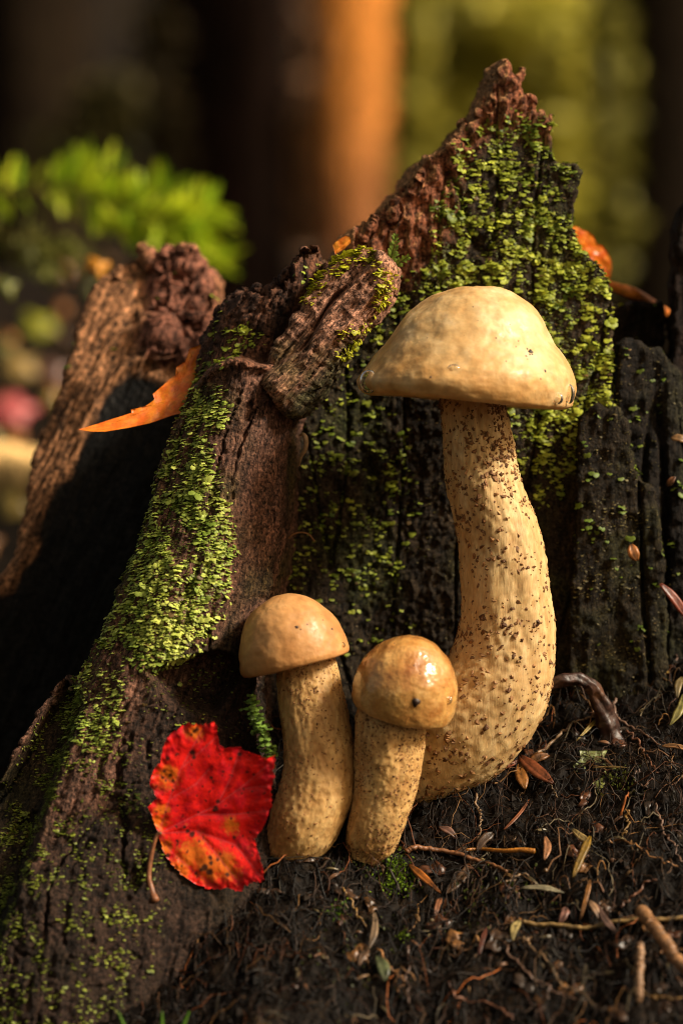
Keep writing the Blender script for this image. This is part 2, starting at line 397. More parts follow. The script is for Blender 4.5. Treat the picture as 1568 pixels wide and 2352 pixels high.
# --- front buttress running down to the lower left
BT = [(445, 870), (452, 835), (462, 805), (470, 770), (490, 730), (512, 702), (542, 686), (580, 676), (606, 686), (634, 660), (650, 676), (658, 645), (672, 610), (692, 596), (716, 592), (740, 600), (790, 640), (760, 760),
      (690, 860), (668, 950), (656, 1010), (650, 1100), (641, 1200), (626, 1300), (606, 1372), (590, 1440), (581, 1500), (576, 1560), (571, 1640), (575, 1720), (596, 1800), (612, 1950), (600, 2050), (560, 2150), (540, 2300), (540, 2480),
      (-120, 2480), (-120, 1930), (-40, 1850), (0, 1800), (22, 1755), (60, 1690), (100, 1622), (142, 1566), (163, 1572), (192, 1530), (226, 1470), (258, 1402), (272, 1350), (300, 1290), (326, 1230), (345, 1160), (356, 1110), (371, 1060), (386, 1030), (402, 976), (430, 930)]
def bt_y(px, py): return 1.9-2.6*sstep(700, 1600, py)-3.6*sstep(1500, 2400, py)-0.3
bt_l = np.array([(at(p[0], p[1], 0)[2], at(p[0], p[1], 0)[0]) for p in [(-120, 1930), (0, 1800), (60, 1690), (163, 1572), (226, 1470), (272, 1350), (326, 1230), (356, 1110), (402, 976), (430, 930), (452, 835), (490, 730), (560, 650)]])
bt_r = np.array([(at(p[0], p[1], 0)[2], at(p[0], p[1], 0)[0]) for p in [(540, 2400), (600, 2050), (596, 1800), (571, 1640), (590, 1440), (641, 1200), (656, 1010), (690, 860), (760, 700)]])
plate_up = pxpoly([(440, 640), (760, 560), (700, 760), (640, 840), (605, 842), (560, 830), (530, 824), (505, 838), (478, 852), (430, 900)], 0.5)
cavity = pxpoly([(352, 1530), (400, 1500), (455, 1488), (505, 1482), (545, 1500), (560, 1560), (500, 1640), (420, 1620), (370, 1580)], -0.5)
root_low = pxpoly([(-200, 1900), (0, 1790), (140, 1560), (175, 1580), (200, 1620), (150, 1760), (110, 1900), (40, 2100), (-20, 2480), (-200, 2480)], -1.5)
def bt_u(x, z):
    xl = np.interp(z, bt_l[:, 0], bt_l[:, 1]); xr = np.interp(z, bt_r[:, 0], bt_r[:, 1])
    return np.clip(2*(x-xl)/(xr-xl+1e-6)-1, -1.2, 1.2), xr-xl
def bt_def(V, N):
    x, y, z = V.T; u, w = bt_u(x, z)
    fr = front_w(V, bt_y, 0.3, 2.6)
    G = np.stack([u*4.2, y, z], -1); I = V
    V = V.copy()
    V[:, 1] -= fr*(1.35*np.cos(np.clip(u*0.9+0.05, -1, 1)*math.pi/2)-0.55)
    fw = np.abs(N[:, 1])
    d = fw*0.28*fbm(I*[0.5, 0.5, 0.3], 2, 71)
    d += fw*(0.11*ridged(G*[1.6, 0.6, 0.28], 2, 73)+0.06*ridged(G*[4.0, 1, 0.5], 2, 74))
    d += 0.09*fbm(I*[3.0, 3.0, 2.2], 3, 75)+0.07*fbm(I*[8, 8, 6.5], 2, 77)
    cr = np.abs(perlin(G*[0.9, 0.2, 0.16], 79)+0.06*perlin(I*4, 80)); d -= 0.26*np.exp(-(cr/0.018)**2)*sstep(-0.2, 0.2, perlin(I*0.5, 78))
    cx = np.abs(perlin(I*[0.5, 0.5, 1.1]+[0, 0, 5], 81)+0.12*perlin(I*3, 84)); d -= 0.08*np.exp(-(cx/0.02)**2)*(perlin(I*0.4, 82) > 0)
    V = V+N*d[:, None]
    pu = polydist(x, z, plate_up)+0.05*fbm(I*[5, 5, 5], 2, 83); V[:, 1] += fr*(1.0*sstep(0.0, 0.07, pu)-0.18*np.exp(-((pu+0.08)/0.12)**2))
    cv = polydist(x, z, cavity); V[:, 1] += fr*0.9*sstep(0.0, 0.25, cv)
    V[:, 1] += fr*1.1*sstep(-0.05, 0.35, polydist(x, z, root_low))
    return V
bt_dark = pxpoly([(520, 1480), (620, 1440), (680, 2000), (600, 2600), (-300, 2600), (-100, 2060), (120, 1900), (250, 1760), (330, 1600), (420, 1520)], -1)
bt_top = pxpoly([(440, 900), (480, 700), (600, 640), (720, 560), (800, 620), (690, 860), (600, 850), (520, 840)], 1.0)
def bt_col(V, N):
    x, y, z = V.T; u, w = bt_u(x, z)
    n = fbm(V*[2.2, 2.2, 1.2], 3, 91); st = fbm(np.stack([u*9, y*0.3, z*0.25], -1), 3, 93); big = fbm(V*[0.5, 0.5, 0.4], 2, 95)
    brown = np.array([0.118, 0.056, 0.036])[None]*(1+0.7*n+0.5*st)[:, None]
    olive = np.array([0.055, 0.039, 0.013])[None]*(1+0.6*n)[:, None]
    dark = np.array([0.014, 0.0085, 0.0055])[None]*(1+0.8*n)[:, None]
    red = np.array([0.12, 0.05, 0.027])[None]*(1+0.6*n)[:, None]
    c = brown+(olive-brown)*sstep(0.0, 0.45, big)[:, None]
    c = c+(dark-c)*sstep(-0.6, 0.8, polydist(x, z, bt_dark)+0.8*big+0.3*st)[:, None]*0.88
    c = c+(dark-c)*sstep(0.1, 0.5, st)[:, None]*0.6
    pu = polydist(x, z, plate_up); c = c*(1-0.45*sstep(0.05, 0.2, pu))[:, None]+np.array([0.09, 0.035, 0.018])[None]*np.exp(-((pu+0.06)/0.09)**2)[:, None]*sstep(at(0, 900, 0)[2], at(0, 860, 0)[2], z)[:, None]  # shade in the recess and light on its reddish ledge painted into colour
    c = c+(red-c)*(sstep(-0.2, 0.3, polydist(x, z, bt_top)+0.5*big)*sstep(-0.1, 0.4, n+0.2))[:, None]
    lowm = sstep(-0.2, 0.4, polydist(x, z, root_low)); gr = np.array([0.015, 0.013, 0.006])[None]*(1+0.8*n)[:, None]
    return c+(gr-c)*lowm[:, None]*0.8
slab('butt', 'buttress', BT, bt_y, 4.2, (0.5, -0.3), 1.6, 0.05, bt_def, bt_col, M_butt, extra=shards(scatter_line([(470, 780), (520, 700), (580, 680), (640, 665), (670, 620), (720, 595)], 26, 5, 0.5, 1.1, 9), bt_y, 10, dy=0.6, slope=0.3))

# --- broken diagonal chunk lodged at the top
CH = [(618, 868), (632, 815), (660, 765), (700, 710), (735, 660), (768, 622), (800, 598), (840, 584), (868, 592), (884, 616), (884, 650), (870, 690), (845, 722), (815, 748), (792, 770), (775, 800), (752, 836), (722, 878), (696, 912), (672, 944), (648, 928), (634, 905)]
def ch_y(px, py): return 0.55+0.2*sstep(900, 600, py)
ca, sa = math.cos(math.radians(40)), math.sin(math.radians(40))
def ch_ax(V):
    x, y, z = V.T; c = at(750, 760, 0.5); X = x-c[0]; Z = z-c[2]
    return X*0.66+Z*0.75, X*0.75-Z*0.66, y     # along, across, depth
def ch_def(V, N):
    al, acr, dp = ch_ax(V); fr = front_w(V, ch_y, 0.15, 1.2)
    V = V.copy(); jj = 0.10*fbm(np.stack([al*1.2, acr*0, dp*0.5], -1), 2, 99); V[:, 1] += fr*(-0.12*np.cos(np.clip(acr/1.1, -1, 1)*math.pi/2)+0.30*sstep(-0.28, -0.36, acr+jj)+0.30*sstep(0.30, 0.40, acr-jj)-0.16*sstep(-0.02, 0.05, acr+jj-0.1*al)*sstep(0.9, 0.8, al+jj))
    G = np.stack([al, acr, dp], -1)
    d = 0.07*ridged(G*[0.5, 2.2, 2.0], 3, 101)+0.06*ridged(G*[0.5, 7.0, 6.0], 2, 103)+0.10*fbm(G*[0.8, 1.0, 1.0], 2, 105)+0.06*fbm(G*[7, 9, 9], 2, 107)+0.05*ridged(G*[3, 2, 2], 2, 108)
    cr = np.abs(acr+0.32+0.12*np.sin(al*2.2)); d -= 0.5*np.exp(-(cr/0.05)**2)*sstep(-1.3, -0.6, al)*sstep(1.4, 0.7, al)
    cr2 = np.abs(perlin(G*[0.25, 2.2, 0.2]+0.15*perlin(G*4, 110)[:, None], 109)); d -= 0.16*np.exp(-(cr2/0.02)**2)*sstep(-0.1, 0.2, perlin(G*0.9, 112))
    hole = (al-0.55)**2/0.10+(acr-0.10)**2/0.012; d -= 0.25*np.exp(-hole)
    return V+N*d[:, None]
def ch_col(V, N):
    al, acr, dp = ch_ax(V); G = np.stack([al*0.5, acr*4, dp*4], -1)
    n = fbm(G, 3, 111); n2 = fbm(V*2.0, 3, 113)
    c = np.array([0.32, 0.158, 0.10])[None]*(1+0.8*n+0.4*n2)[:, None]
    o = np.array([0.11, 0.080, 0.028])[None]*(1+0.7*n2)[:, None]
    g = np.array([0.045, 0.045, 0.018])[None]*(1+0.8*n2)[:, None]
    c = c+(o-c)*(sstep(0.2, -1.2, al)*sstep(-0.3, 0.4, n2+0.1)*0.7)[:, None]
    return c+(g-c)*(sstep(0.25, 0.75, acr+0.3*n2)*sstep(0.7, 0.1, al)*0.85)[:, None]
slab('chunk', 'broken_chunk', CH, ch_y, 1.9, (0.25, -0.1), 2.0, 0.045, ch_def, ch_col, M_chunk)

# --- rear left fragment
RF = [(196, 698), (208, 672), (228, 648), (262, 620), (290, 614), (318, 622), (340, 598), (358, 608), (372, 590), (392, 582), (418, 588), (426, 618), (452, 616), (462, 650), (472, 680), (462, 720), (470, 800), (520, 1000), (480, 1600), (300, 1900), (-160, 1900),
      (-160, 1400), (-40, 1365), (0, 1340), (30, 1308), (52, 1262), (62, 1200), (76, 1140), (82, 1080), (97, 1010), (122, 950), (150, 880), (176, 780)]
def rf_y(px, py): return 7.2-1.8*sstep(700, 1400, py)
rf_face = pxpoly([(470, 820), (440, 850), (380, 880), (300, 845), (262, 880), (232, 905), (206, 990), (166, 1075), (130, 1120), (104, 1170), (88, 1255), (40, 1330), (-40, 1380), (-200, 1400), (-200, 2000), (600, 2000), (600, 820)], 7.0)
rf_up = pxpoly([(340, 560), (500, 560), (500, 850), (420, 850), (340, 820), (318, 760), (330, 690)], 7.5)
def rf_def(V, N):
    x, y, z = V.T; fr = front_w(V, rf_y, 0.3, 2.4)
    fd = polydist(x, z, rf_face); V = V.copy()
    V[:, 1] += fr*np.where(fd < 0, np.minimum(-fd, 3)*0.75, 0)          # the brown side face turns away to the left
    L = np.stack([x*0.91-z*0.40, y, z*0.91+x*0.40], -1)
    up = sstep(-0.2, 0.4, polydist(x, z, rf_up))
    V[:, 1] -= fr*up*0.3
    d = 0.20*np.abs(N[:, 1])*fbm(L*[0.5, 0.5, 0.25], 2, 121)+0.09*ridged(L*[2.0, 1.2, 0.18], 2, 123)+0.10*ridged(L*[5.0, 3.0, 0.4], 2, 125)*sstep(0.4, -0.2, fd)
    fw = np.abs(N[:, 1])
    d += up*((0.25+0.75*fw)*0.36*ridged(L*[1.6, 1.6, 0.9], 2, 127)-0.15+0.16*fbm(L*[4, 4, 3], 2, 128))
    led = polydist(x, z, pxpoly([(230, 912), (300, 846), (345, 840), (400, 800), (380, 735), (352, 720), (330, 790), (260, 860)], 7)); d += 0.3*sstep(-0.1, 0.2, led)*fr
    d += 0.03*fbm(V*[6, 6, 3], 2, 129)
    return V+N*d[:, None]
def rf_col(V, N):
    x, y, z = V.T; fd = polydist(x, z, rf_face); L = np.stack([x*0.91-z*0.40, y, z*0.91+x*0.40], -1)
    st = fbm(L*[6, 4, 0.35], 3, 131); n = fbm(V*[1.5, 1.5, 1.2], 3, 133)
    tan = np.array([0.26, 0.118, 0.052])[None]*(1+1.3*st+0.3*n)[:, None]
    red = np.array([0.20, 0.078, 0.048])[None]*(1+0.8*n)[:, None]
    dark = np.array([0.006, 0.005, 0.004])[None]*(1+0.8*st)[:, None]  # front face: moist wood, with its black shadow painted into the colour
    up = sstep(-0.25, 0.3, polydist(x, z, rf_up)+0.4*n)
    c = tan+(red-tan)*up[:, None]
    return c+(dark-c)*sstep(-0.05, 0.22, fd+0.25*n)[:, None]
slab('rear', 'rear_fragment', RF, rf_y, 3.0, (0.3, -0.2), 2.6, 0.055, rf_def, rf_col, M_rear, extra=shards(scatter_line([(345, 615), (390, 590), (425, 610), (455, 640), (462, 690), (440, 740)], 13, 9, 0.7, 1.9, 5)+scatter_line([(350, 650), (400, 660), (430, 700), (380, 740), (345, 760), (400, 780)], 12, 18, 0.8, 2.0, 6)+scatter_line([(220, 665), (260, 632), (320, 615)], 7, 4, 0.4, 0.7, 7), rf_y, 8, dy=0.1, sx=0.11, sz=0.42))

# --- dark columns of rotten wood at the right
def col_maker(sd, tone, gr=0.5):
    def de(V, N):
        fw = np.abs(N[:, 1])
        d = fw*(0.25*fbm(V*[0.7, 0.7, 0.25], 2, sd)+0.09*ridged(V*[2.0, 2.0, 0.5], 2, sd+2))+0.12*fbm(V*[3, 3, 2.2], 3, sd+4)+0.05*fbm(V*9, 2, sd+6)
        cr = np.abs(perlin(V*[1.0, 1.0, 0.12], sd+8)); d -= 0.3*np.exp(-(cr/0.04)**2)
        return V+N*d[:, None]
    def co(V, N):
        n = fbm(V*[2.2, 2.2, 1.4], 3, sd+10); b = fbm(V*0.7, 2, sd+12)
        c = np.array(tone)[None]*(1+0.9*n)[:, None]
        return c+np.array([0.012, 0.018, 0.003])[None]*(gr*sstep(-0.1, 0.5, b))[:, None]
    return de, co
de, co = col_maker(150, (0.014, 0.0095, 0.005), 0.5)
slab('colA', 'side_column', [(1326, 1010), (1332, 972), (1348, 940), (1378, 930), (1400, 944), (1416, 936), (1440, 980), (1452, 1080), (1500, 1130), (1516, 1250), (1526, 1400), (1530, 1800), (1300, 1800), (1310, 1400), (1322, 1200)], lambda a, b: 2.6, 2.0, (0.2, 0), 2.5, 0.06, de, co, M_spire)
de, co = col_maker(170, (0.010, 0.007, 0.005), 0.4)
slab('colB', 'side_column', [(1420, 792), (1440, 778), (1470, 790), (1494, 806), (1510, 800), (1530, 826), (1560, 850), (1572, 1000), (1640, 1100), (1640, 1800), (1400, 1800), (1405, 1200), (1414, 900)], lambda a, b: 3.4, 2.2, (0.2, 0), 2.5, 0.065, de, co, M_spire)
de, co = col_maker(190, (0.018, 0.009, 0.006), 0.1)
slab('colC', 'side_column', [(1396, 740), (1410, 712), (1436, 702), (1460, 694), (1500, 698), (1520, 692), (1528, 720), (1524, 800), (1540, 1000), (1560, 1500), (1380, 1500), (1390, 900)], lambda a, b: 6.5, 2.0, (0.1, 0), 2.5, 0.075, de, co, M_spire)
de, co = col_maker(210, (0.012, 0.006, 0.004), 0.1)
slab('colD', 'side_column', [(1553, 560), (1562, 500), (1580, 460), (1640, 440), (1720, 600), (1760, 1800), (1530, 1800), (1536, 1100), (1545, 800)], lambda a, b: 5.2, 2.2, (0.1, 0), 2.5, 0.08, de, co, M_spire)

# ------------------------------------------------------------------ moss
LOBE_V = np.array([(0, 0, 0), (-.50, .42, .02), (-.38, .84, -.02), (0, 1.0, -.10), (.38, .84, -.02), (.50, .42, .02), (0, .55, .16)])
LOBE_F = np.array([(6, 0, 5), (6, 5, 4), (6, 4, 3), (6, 3, 2), (6, 2, 1), (6, 1, 0)])
def moss_patch(keys, count, mask, size, c_lo, c_hi, name, label, seed, clump=0.9, cfreq=1.2, thr=-0.1, yellow=None, droop=50):
    """thousands of small lobed leaves growing out of the wood"""
    rg = np.random.default_rng(seed); Ps, Ns = [], []
    for k, share in keys:
        V, F, N = FACES[k]; c = V[F].mean(1); n = N[F].mean(1); n /= np.linalg.norm(n, axis=1, keepdims=True)+1e-9
        ar = np.linalg.norm(np.cross(V[F[:, 2]]-V[F[:, 0]], V[F[:, 3]]-V[F[:, 1]]), axis=1)*0.5
        w = ar*mask(c)*(n[:, 1] < 0.35)
        w *= np.clip((fbm(c*cfreq, 3, seed)-thr)/clump, 0, 1)
        if w.sum() <= 0: continue
        m = int(count*share); i = rg.choice(len(F), m, p=w/w.sum())
        Ps.append(c[i]+rg.normal(0, 0.02, (m, 3))); Ns.append(n[i])
    P = np.vstack(Ps); n = np.vstack(Ns); m = len(P)
    n = n+rg.normal(0, 0.22, n.shape); n /= np.linalg.norm(n, axis=1, keepdims=True)
    dn = np.tile([0, -0.25, -1.0], (m, 1)); dn = dn-n*np.sum(dn*n, 1, keepdims=True); dn /= np.linalg.norm(dn, axis=1, keepdims=True)+1e-6
    a = np.radians(rg.normal(droop, 16, m))[:, None]
    l = n*np.cos(a)+dn*np.sin(a); nf = n*np.sin(a)-dn*np.cos(a); w = np.cross(l, nf)
    sz = size*rg.lognormal(0, 0.32, m)
    tone = rg.random(m)[:, None]; big = np.clip(0.5+1.3*fbm(P*0.8, 2, seed+5), 0, 1)[:, None]
    colr = (np.array(c_lo)+(np.array(c_hi)-np.array(c_lo))*np.clip(0.55*tone+0.45*big, 0, 1))*(0.75+0.5*rg.random((m, 1)))
    old = rg.random(m) < 0.05; colr[old] = np.array([0.16, 0.10, 0.035])*(0.6+0.6*rg.random((old.sum(), 1)))
    VV, FF, CC = [], [], []; n0 = 0
    for ang in (-58, 0, 58):
        th = np.radians(ang+rg.normal(0, 16, m)); ct, st = np.cos(th)[:, None], np.sin(th)[:, None]
        L2 = l*ct+w*st; W2 = w*ct-l*st; s2 = (sz*rg.uniform(0.65, 1.1, m))[:, None]
        wid = rg.uniform(0.75, 1.15, m)[:, None]
        pts = P[:, None]+s2[:, None]*(LOBE_V[None, :, 0:1]*(W2*wid)[:, None]+LOBE_V[None, :, 1:2]*L2[:, None]+LOBE_V[None, :, 2:3]*nf[:, None])
        VV.append(pts.reshape(-1, 3)); FF.append((LOBE_F[None]+(np.arange(m)*7)[:, None, None]).reshape(-1, 3)+n0); n0 += m*7
        CC.append(np.repeat(colr*rg.uniform(0.85, 1.15, (m, 1)), 7, 0))
    o = obj(name, np.vstack(VV), np.vstack(FF), M_moss, stump, np.vstack(CC), True)
    return tag(o, label, None, None, 'stuff')
def pm(poly, Y, soft=0.35):
    pp = pxpoly(poly, Y)
    return lambda c: sstep(-soft, soft, polydist(c[:, 0], c[:, 2], pp))
def pmax(*fs): return lambda c: np.max([f(c)*w for f, w in fs], axis=0)
G1, G2 = (0.07, 0.13, 0.010), (0.54, 0.58, 0.06)
sp_m = pmax((pm([(1050, 330), (1120, 290), (1190, 270), (1262, 280), (1330, 385), (1320, 480), (1020, 500)], 3.8), 0.45), (pm([(1000, 480), (1320, 470), (1400, 680), (1405, 930), (1320, 940), (1280, 800), (1180, 660), (1000, 665), (940, 660), (1010, 600)], 3.8), 1.0), (pm([(1050, 330), (1120, 290), (1190, 270), (1262, 280), (1330, 385), (1315, 520), (1400, 670), (1405, 930), (1320, 940), (1280, 800), (1180, 660), (1000, 665), (880, 690), (1010, 600), (1045, 470)], 3.8), 0.3),
            (pm([(820, 740), (900, 640), (1010, 600), (1000, 700), (880, 800), (780, 900), (700, 960), (690, 900)], 3.8), 0.16),
            (pm([(1160, 930), (1330, 930), (1330, 1080), (1240, 1150), (1180, 1060)], 3.8), 0.5),
            (pm([(680, 960), (800, 900), (900, 920), (960, 1080), (940, 1330), (860, 1360), (650, 1330), (650, 1080)], 3.8), 0.14),
            (pm([(640, 1330), (900, 1340), (1000, 1500), (640, 1480)], 3.8), 0.06))
moss_patch([('spire', 1)], 7400, sp_m, 0.082, G1, G2, 'moss', 'bright green leafy moss dotting the dark spire face', 301, clump=0.6, cfreq=2.2, thr=-0.16)
bt_m = pmax((pm([(438, 880), (500, 905), (515, 960), (470, 1000), (490, 1080), (510, 1150), (535, 1220), (528, 1320), (500, 1420), (430, 1500), (350, 1520), (270, 1470), (210, 1600), (180, 1660), (150, 1650), (190, 1530), (258, 1400), (325, 1230), (355, 1110), (400, 975)], -0.5, 0.3), 1.0),
            (pm([(200, 1500), (300, 1530), (290, 1640), (230, 1700), (170, 1690)], -0.5, 0.3), 0.35))
moss_patch([('butt', 1)], 11500, bt_m, 0.082, (0.17, 0.27, 0.025), (0.68, 0.72, 0.15), 'moss', 'thick pale green moss cushion running down the leaning buttress', 302, clump=0.35, cfreq=1.3, thr=-0.32)
moss_patch([('butt', 1)], 9000, bt_m, 0.040, (0.04, 0.06, 0.008), (0.20, 0.22, 0.035), 'moss', 'short dark moss underlayer beneath the pale buttress cushion', 312, clump=0.5, cfreq=1.3, thr=-0.35)
moss_patch([('spire', 1)], 7000, sp_m, 0.034, (0.03, 0.045, 0.006), (0.16, 0.17, 0.03), 'moss', 'short dark moss underlayer on the spire face', 313, clump=0.5, cfreq=1.3, thr=-0.3)
lo_m = pmax((pm([(120, 1660), (200, 1600), (260, 1660), (170, 1850), (100, 2050), (20, 2200), (-20, 2200), (0, 1900)], -1.5, 0.6), 1.0),
            (pm([(0, 1800), (330, 1700), (400, 2000), (300, 2352), (0, 2352)], -2, 0.5), 0.22), (pm([(300, 1500), (560, 1500), (560, 1680), (340, 1700)], -1, 0.4), 0.08))
moss_patch([('butt', 1)], 7500, lo_m, 0.05, (0.05, 0.075, 0.008), (0.30, 0.34, 0.04), 'moss', 'fine dull green moss film on the low root flare', 303, clump=0.5, cfreq=1.5, thr=-0.15)
tp_m = pmax((pm([(500, 770), (540, 740), (590, 745), (600, 790), (560, 815), (520, 830), (485, 845)], 1.0, 0.15), 1.0), (pm([(440, 870), (470, 770), (510, 700), (540, 690), (500, 760), (470, 860)], 1.0, 0.15), 0.5), (pm([(640, 640), (700, 590), (740, 600), (720, 650)], 1.2, 0.1), 0.6))
moss_patch([('butt', 1)], 420, tp_m, 0.085, G1, G2, 'moss', 'scattered moss tufts on the wood above the broken plate edge', 304, clump=0.4, cfreq=2.0, thr=-0.25)
ct_m = pmax((pm([(690, 690), (730, 620), (780, 575), (850, 570), (880, 610), (850, 600), (800, 612), (752, 650), (715, 700)], 0.6, 0.12), 1.0), (pm([(850, 590), (900, 620), (890, 690), (860, 720), (865, 650)], 0.6, 0.12), 0.7), (pm([(780, 760), (830, 730), (850, 740), (800, 830), (770, 840)], 0.6, 0.1), 0.35))
moss_patch([('chunk', 0.85), ('spire', 0.15)], 1300, ct_m, 0.085, (0.34, 0.36, 0.012), (0.70, 0.66, 0.04), 'moss', 'yellow green moss along the top of the broken chunk', 305, clump=0.35, cfreq=2, thr=-0.35, droop=20)
rc_m = lambda c: np.full(len(c), 1.0)*sstep(at(0, 1560, 3)[2], at(0, 1300, 3)[2], c[:, 2])*(c[:, 1] < 6)
moss_patch([('colA', 0.45), ('colB', 0.55)], 420, rc_m, 0.085, (0.06, 0.11, 0.01), (0.20, 0.26, 0.03), 'moss', 'sparse moss flecks on the dark side columns', 306, clump=0.4, cfreq=1.5, thr=0.1)
moss_patch([('colA', 0.4), ('colB', 0.2), ('spire', 0.4)], 9000, lambda c: 1.0*(c[:, 2] < at(0, 620, 3)[2])*(c[:, 2] > -6), 0.03, (0.03, 0.028, 0.007), (0.17, 0.13, 0.035), 'moss', 'fine dusty green moss film over the dark lower stump wood', 307, clump=0.6, cfreq=1.0, thr=-0.2)
moss_patch([('colC', 0.6), ('rear', 0.4)], 60, lambda c: 1.0*(c[:, 2] > at(0, 900, 5)[2]), 0.10, G1, G2, 'moss', 'few moss tufts on the set back stump wood', 308, clump=0.4, cfreq=1.5, thr=0.1)

def frond(pts, Y, ln, wid, colr, name, label, parent, n=26, seed=0):
    """feathery moss shoot: a stem with rows of small leaves"""
    rg = np.random.default_rng(seed); B = Batch()
    path = catmull([at(p[0], p[1], Y-0.12*i) for i, p in enumerate(pts)], 24)
    V, F = tube(path, 0.012, 5); B.add(V, F, np.array(colr)*0.5)
    for i in range(n):
        t = i/n; p = path[int(t*23)]; tn = path[min(int(t*23)+1, 23)]-path[max(int(t*23)-1, 0)]; tn /= np.linalg.norm(tn)
        sd = np.cross(tn, [0, -1, 0.2]); sd /= np.linalg.norm(sd)
        for s in (-1, 1):
            dr = sd*s*0.8+tn*0.7+rg.normal(0, 0.15, 3)+np.array([0, -0.25, 0]); dr /= np.linalg.norm(dr)
            wv = np.cross(dr, [0, -1, 0.4]); wv /= np.linalg.norm(wv); nv = np.cross(wv, dr)
            L = ln*(1-0.6*t)*rg.uniform(0.7, 1.1)
            B.add(p+LOBE_V[:, 0:1]*wv*L*wid+LOBE_V[:, 1:2]*dr*L+LOBE_V[:, 2:3]*nv*L*0.5, LOBE_F, np.array(colr)*rg.uniform(0.6, 1.3))
    return B
fr = Batch()
def frond_obj(specs, label):
    B = Batch()
    for s in specs:
        b = frond(*s); 
        off = B.n
        for k, fs in b.F.items(): B.F.setdefault(k, []).extend([f+off for f in fs])
        B.V += b.V; B.C += b.C; B.n += b.n
    return tag(B.build('moss_shoot', M_moss, stump), label, None, None, 'stuff')
frond_obj([([(888, 640), (895, 600), (905, 565), (908, 535)], 2.2, 0.30, 0.35, (0.20, 0.32, 0.04), 'f', '', None, 22, 1), ([(890, 640), (905, 615), (925, 598), (940, 588)], 2.2, 0.26, 0.35, (0.22, 0.34, 0.04), 'f', '', None, 18, 2),
           ([(886, 640), (880, 600), (878, 575)], 2.2, 0.22, 0.35, (0.16, 0.27, 0.03), 'f', '', None, 16, 3)], 'feathery green moss shoots rising behind the broken chunk')
B = Batch(); rg = np.random.default_rng(44); ln = catmull([(574, 1606), (584, 1640), (600, 1680), (614, 1715), (612, 1755)], 40)
for j in range(120):
    q = ln[rg.integers(0, 40)]; p = at(q[0]+rg.normal(0, 8), q[1]+rg.normal(0, 8), -1.75-rg.random()*0.35)
    for a in (-0.9, 0, 0.9):
        dr = np.array([math.sin(a)*0.8+0.35, -0.5, -0.25])+rg.normal(0, 0.3, 3); dr /= np.linalg.norm(dr); wv = np.cross(dr, [0, -0.5, 1]); wv /= np.linalg.norm(wv); nv = np.cross(wv, dr); L = rg.uniform(0.08, 0.15)
        B.add(p+LOBE_V[:, 0:1]*wv*L+LOBE_V[:, 1:2]*dr*L+LOBE_V[:, 2:3]*nv*L, LOBE_F, np.array([0.16, 0.26, 0.04])*rg.uniform(0.35, 1.5))
    if j % 3 == 0: V, F = tube(np.array([p, p+[0, 0.5, 0.1]]), 0.012, 4); B.add(V, F, (0.05, 0.08, 0.02))
tag(B.build('moss_shoot', M_moss, stump), 'drooping green moss shoots beside the red leaf', None, None, 'stuff')

# ------------------------------------------------------------------ mushrooms
def shroom_material(name, base, lo, hi, coat=0.0, rough=0.45, scale=90, bump=0.35, streak=(1, 1, 1), sss=0.12):
    m, t, b, N, L = mat_nodes(name)
    tc = N('ShaderNodeTexCoord'); mp = N('ShaderNodeMapping'); mp.inputs['Scale'].default_value = streak; L(tc.outputs['Object'], mp.inputs[0])
    n1 = N('ShaderNodeTexNoise'); n1.inputs['Scale'].default_value = scale; n1.inputs['Detail'].default_value = 5; n1.inputs['Roughness'].default_value = 0.6; L(mp.outputs[0], n1.inputs['Vector'])
    n2 = N('ShaderNodeTexNoise'); n2.inputs['Scale'].default_value = scale*7; n2.inputs['Detail'].default_value = 3; L(mp.outputs[0], n2.inputs['Vector'])
    cr = N('ShaderNodeValToRGB'); e = cr.color_ramp.elements; e[0].position = 0.30; e[0].color = (*lo, 1); e[1].position = 0.72; e[1].color = (*hi, 1); k = e.new(0.5); k.color = (*base, 1)
    L(n1.outputs[0], cr.inputs[0])
    r = N('ShaderNodeMapRange'); r.inputs[1].default_value = 0.35; r.inputs[2].default_value = 0.7; r.inputs[3].default_value = 0.88; r.inputs[4].default_value = 1.1; L(n2.outputs[0], r.inputs[0])
    a = N('ShaderNodeVertexColor'); a.layer_name = 'Col'
    v1 = N('ShaderNodeVectorMath'); v1.operation = 'SCALE'; L(cr.outputs[0], v1.inputs[0]); L(r.outputs[0], v1.inputs['Scale'])
    v2 = N('ShaderNodeVectorMath'); v2.operation = 'MULTIPLY'; L(v1.outputs[0], v2.inputs[0]); L(a.outputs[0], v2.inputs[1]); L(v2.outputs[0], b.inputs['Base Color'])
    bp = N('ShaderNodeBump'); bp.inputs['Strength'].default_value = bump; bp.inputs['Distance'].default_value = 0.0006
    ad = N('ShaderNodeMath'); ad.operation = 'ADD'; L(n1.outputs[0], ad.inputs[0]); L(n2.outputs[0], ad.inputs[1]); L(ad.outputs[0], bp.inputs['Height']); L(bp.outputs[0], b.inputs['Normal']); L(bp.outputs[0], b.inputs['Coat Normal'])
    setc(b, rough, 0.4, Coat_Weight=coat, Coat_Roughness=0.12, Subsurface_Weight=sss, Subsurface_Scale=0.004); b.inputs['Subsurface Radius'].default_value = (1.0, 0.55, 0.25)
    return m
M_cap1 = shroom_material('tan_cap_skin', (0.66, 0.425, 0.185), (0.54, 0.30, 0.10), (0.82, 0.63, 0.37), coat=0.05, rough=0.5, scale=70)
M_cap2 = shroom_material('brown_cap_skin', (0.54, 0.265, 0.09), (0.42, 0.18, 0.055), (0.64, 0.36, 0.145), coat=0.04, rough=0.5, scale=60)
M_cap3 = shroom_material('wet_orange_cap_skin', (0.52, 0.25, 0.065), (0.38, 0.14, 0.03), (0.64, 0.36, 0.12), coat=1.0, rough=0.35, scale=150, bump=0.3)
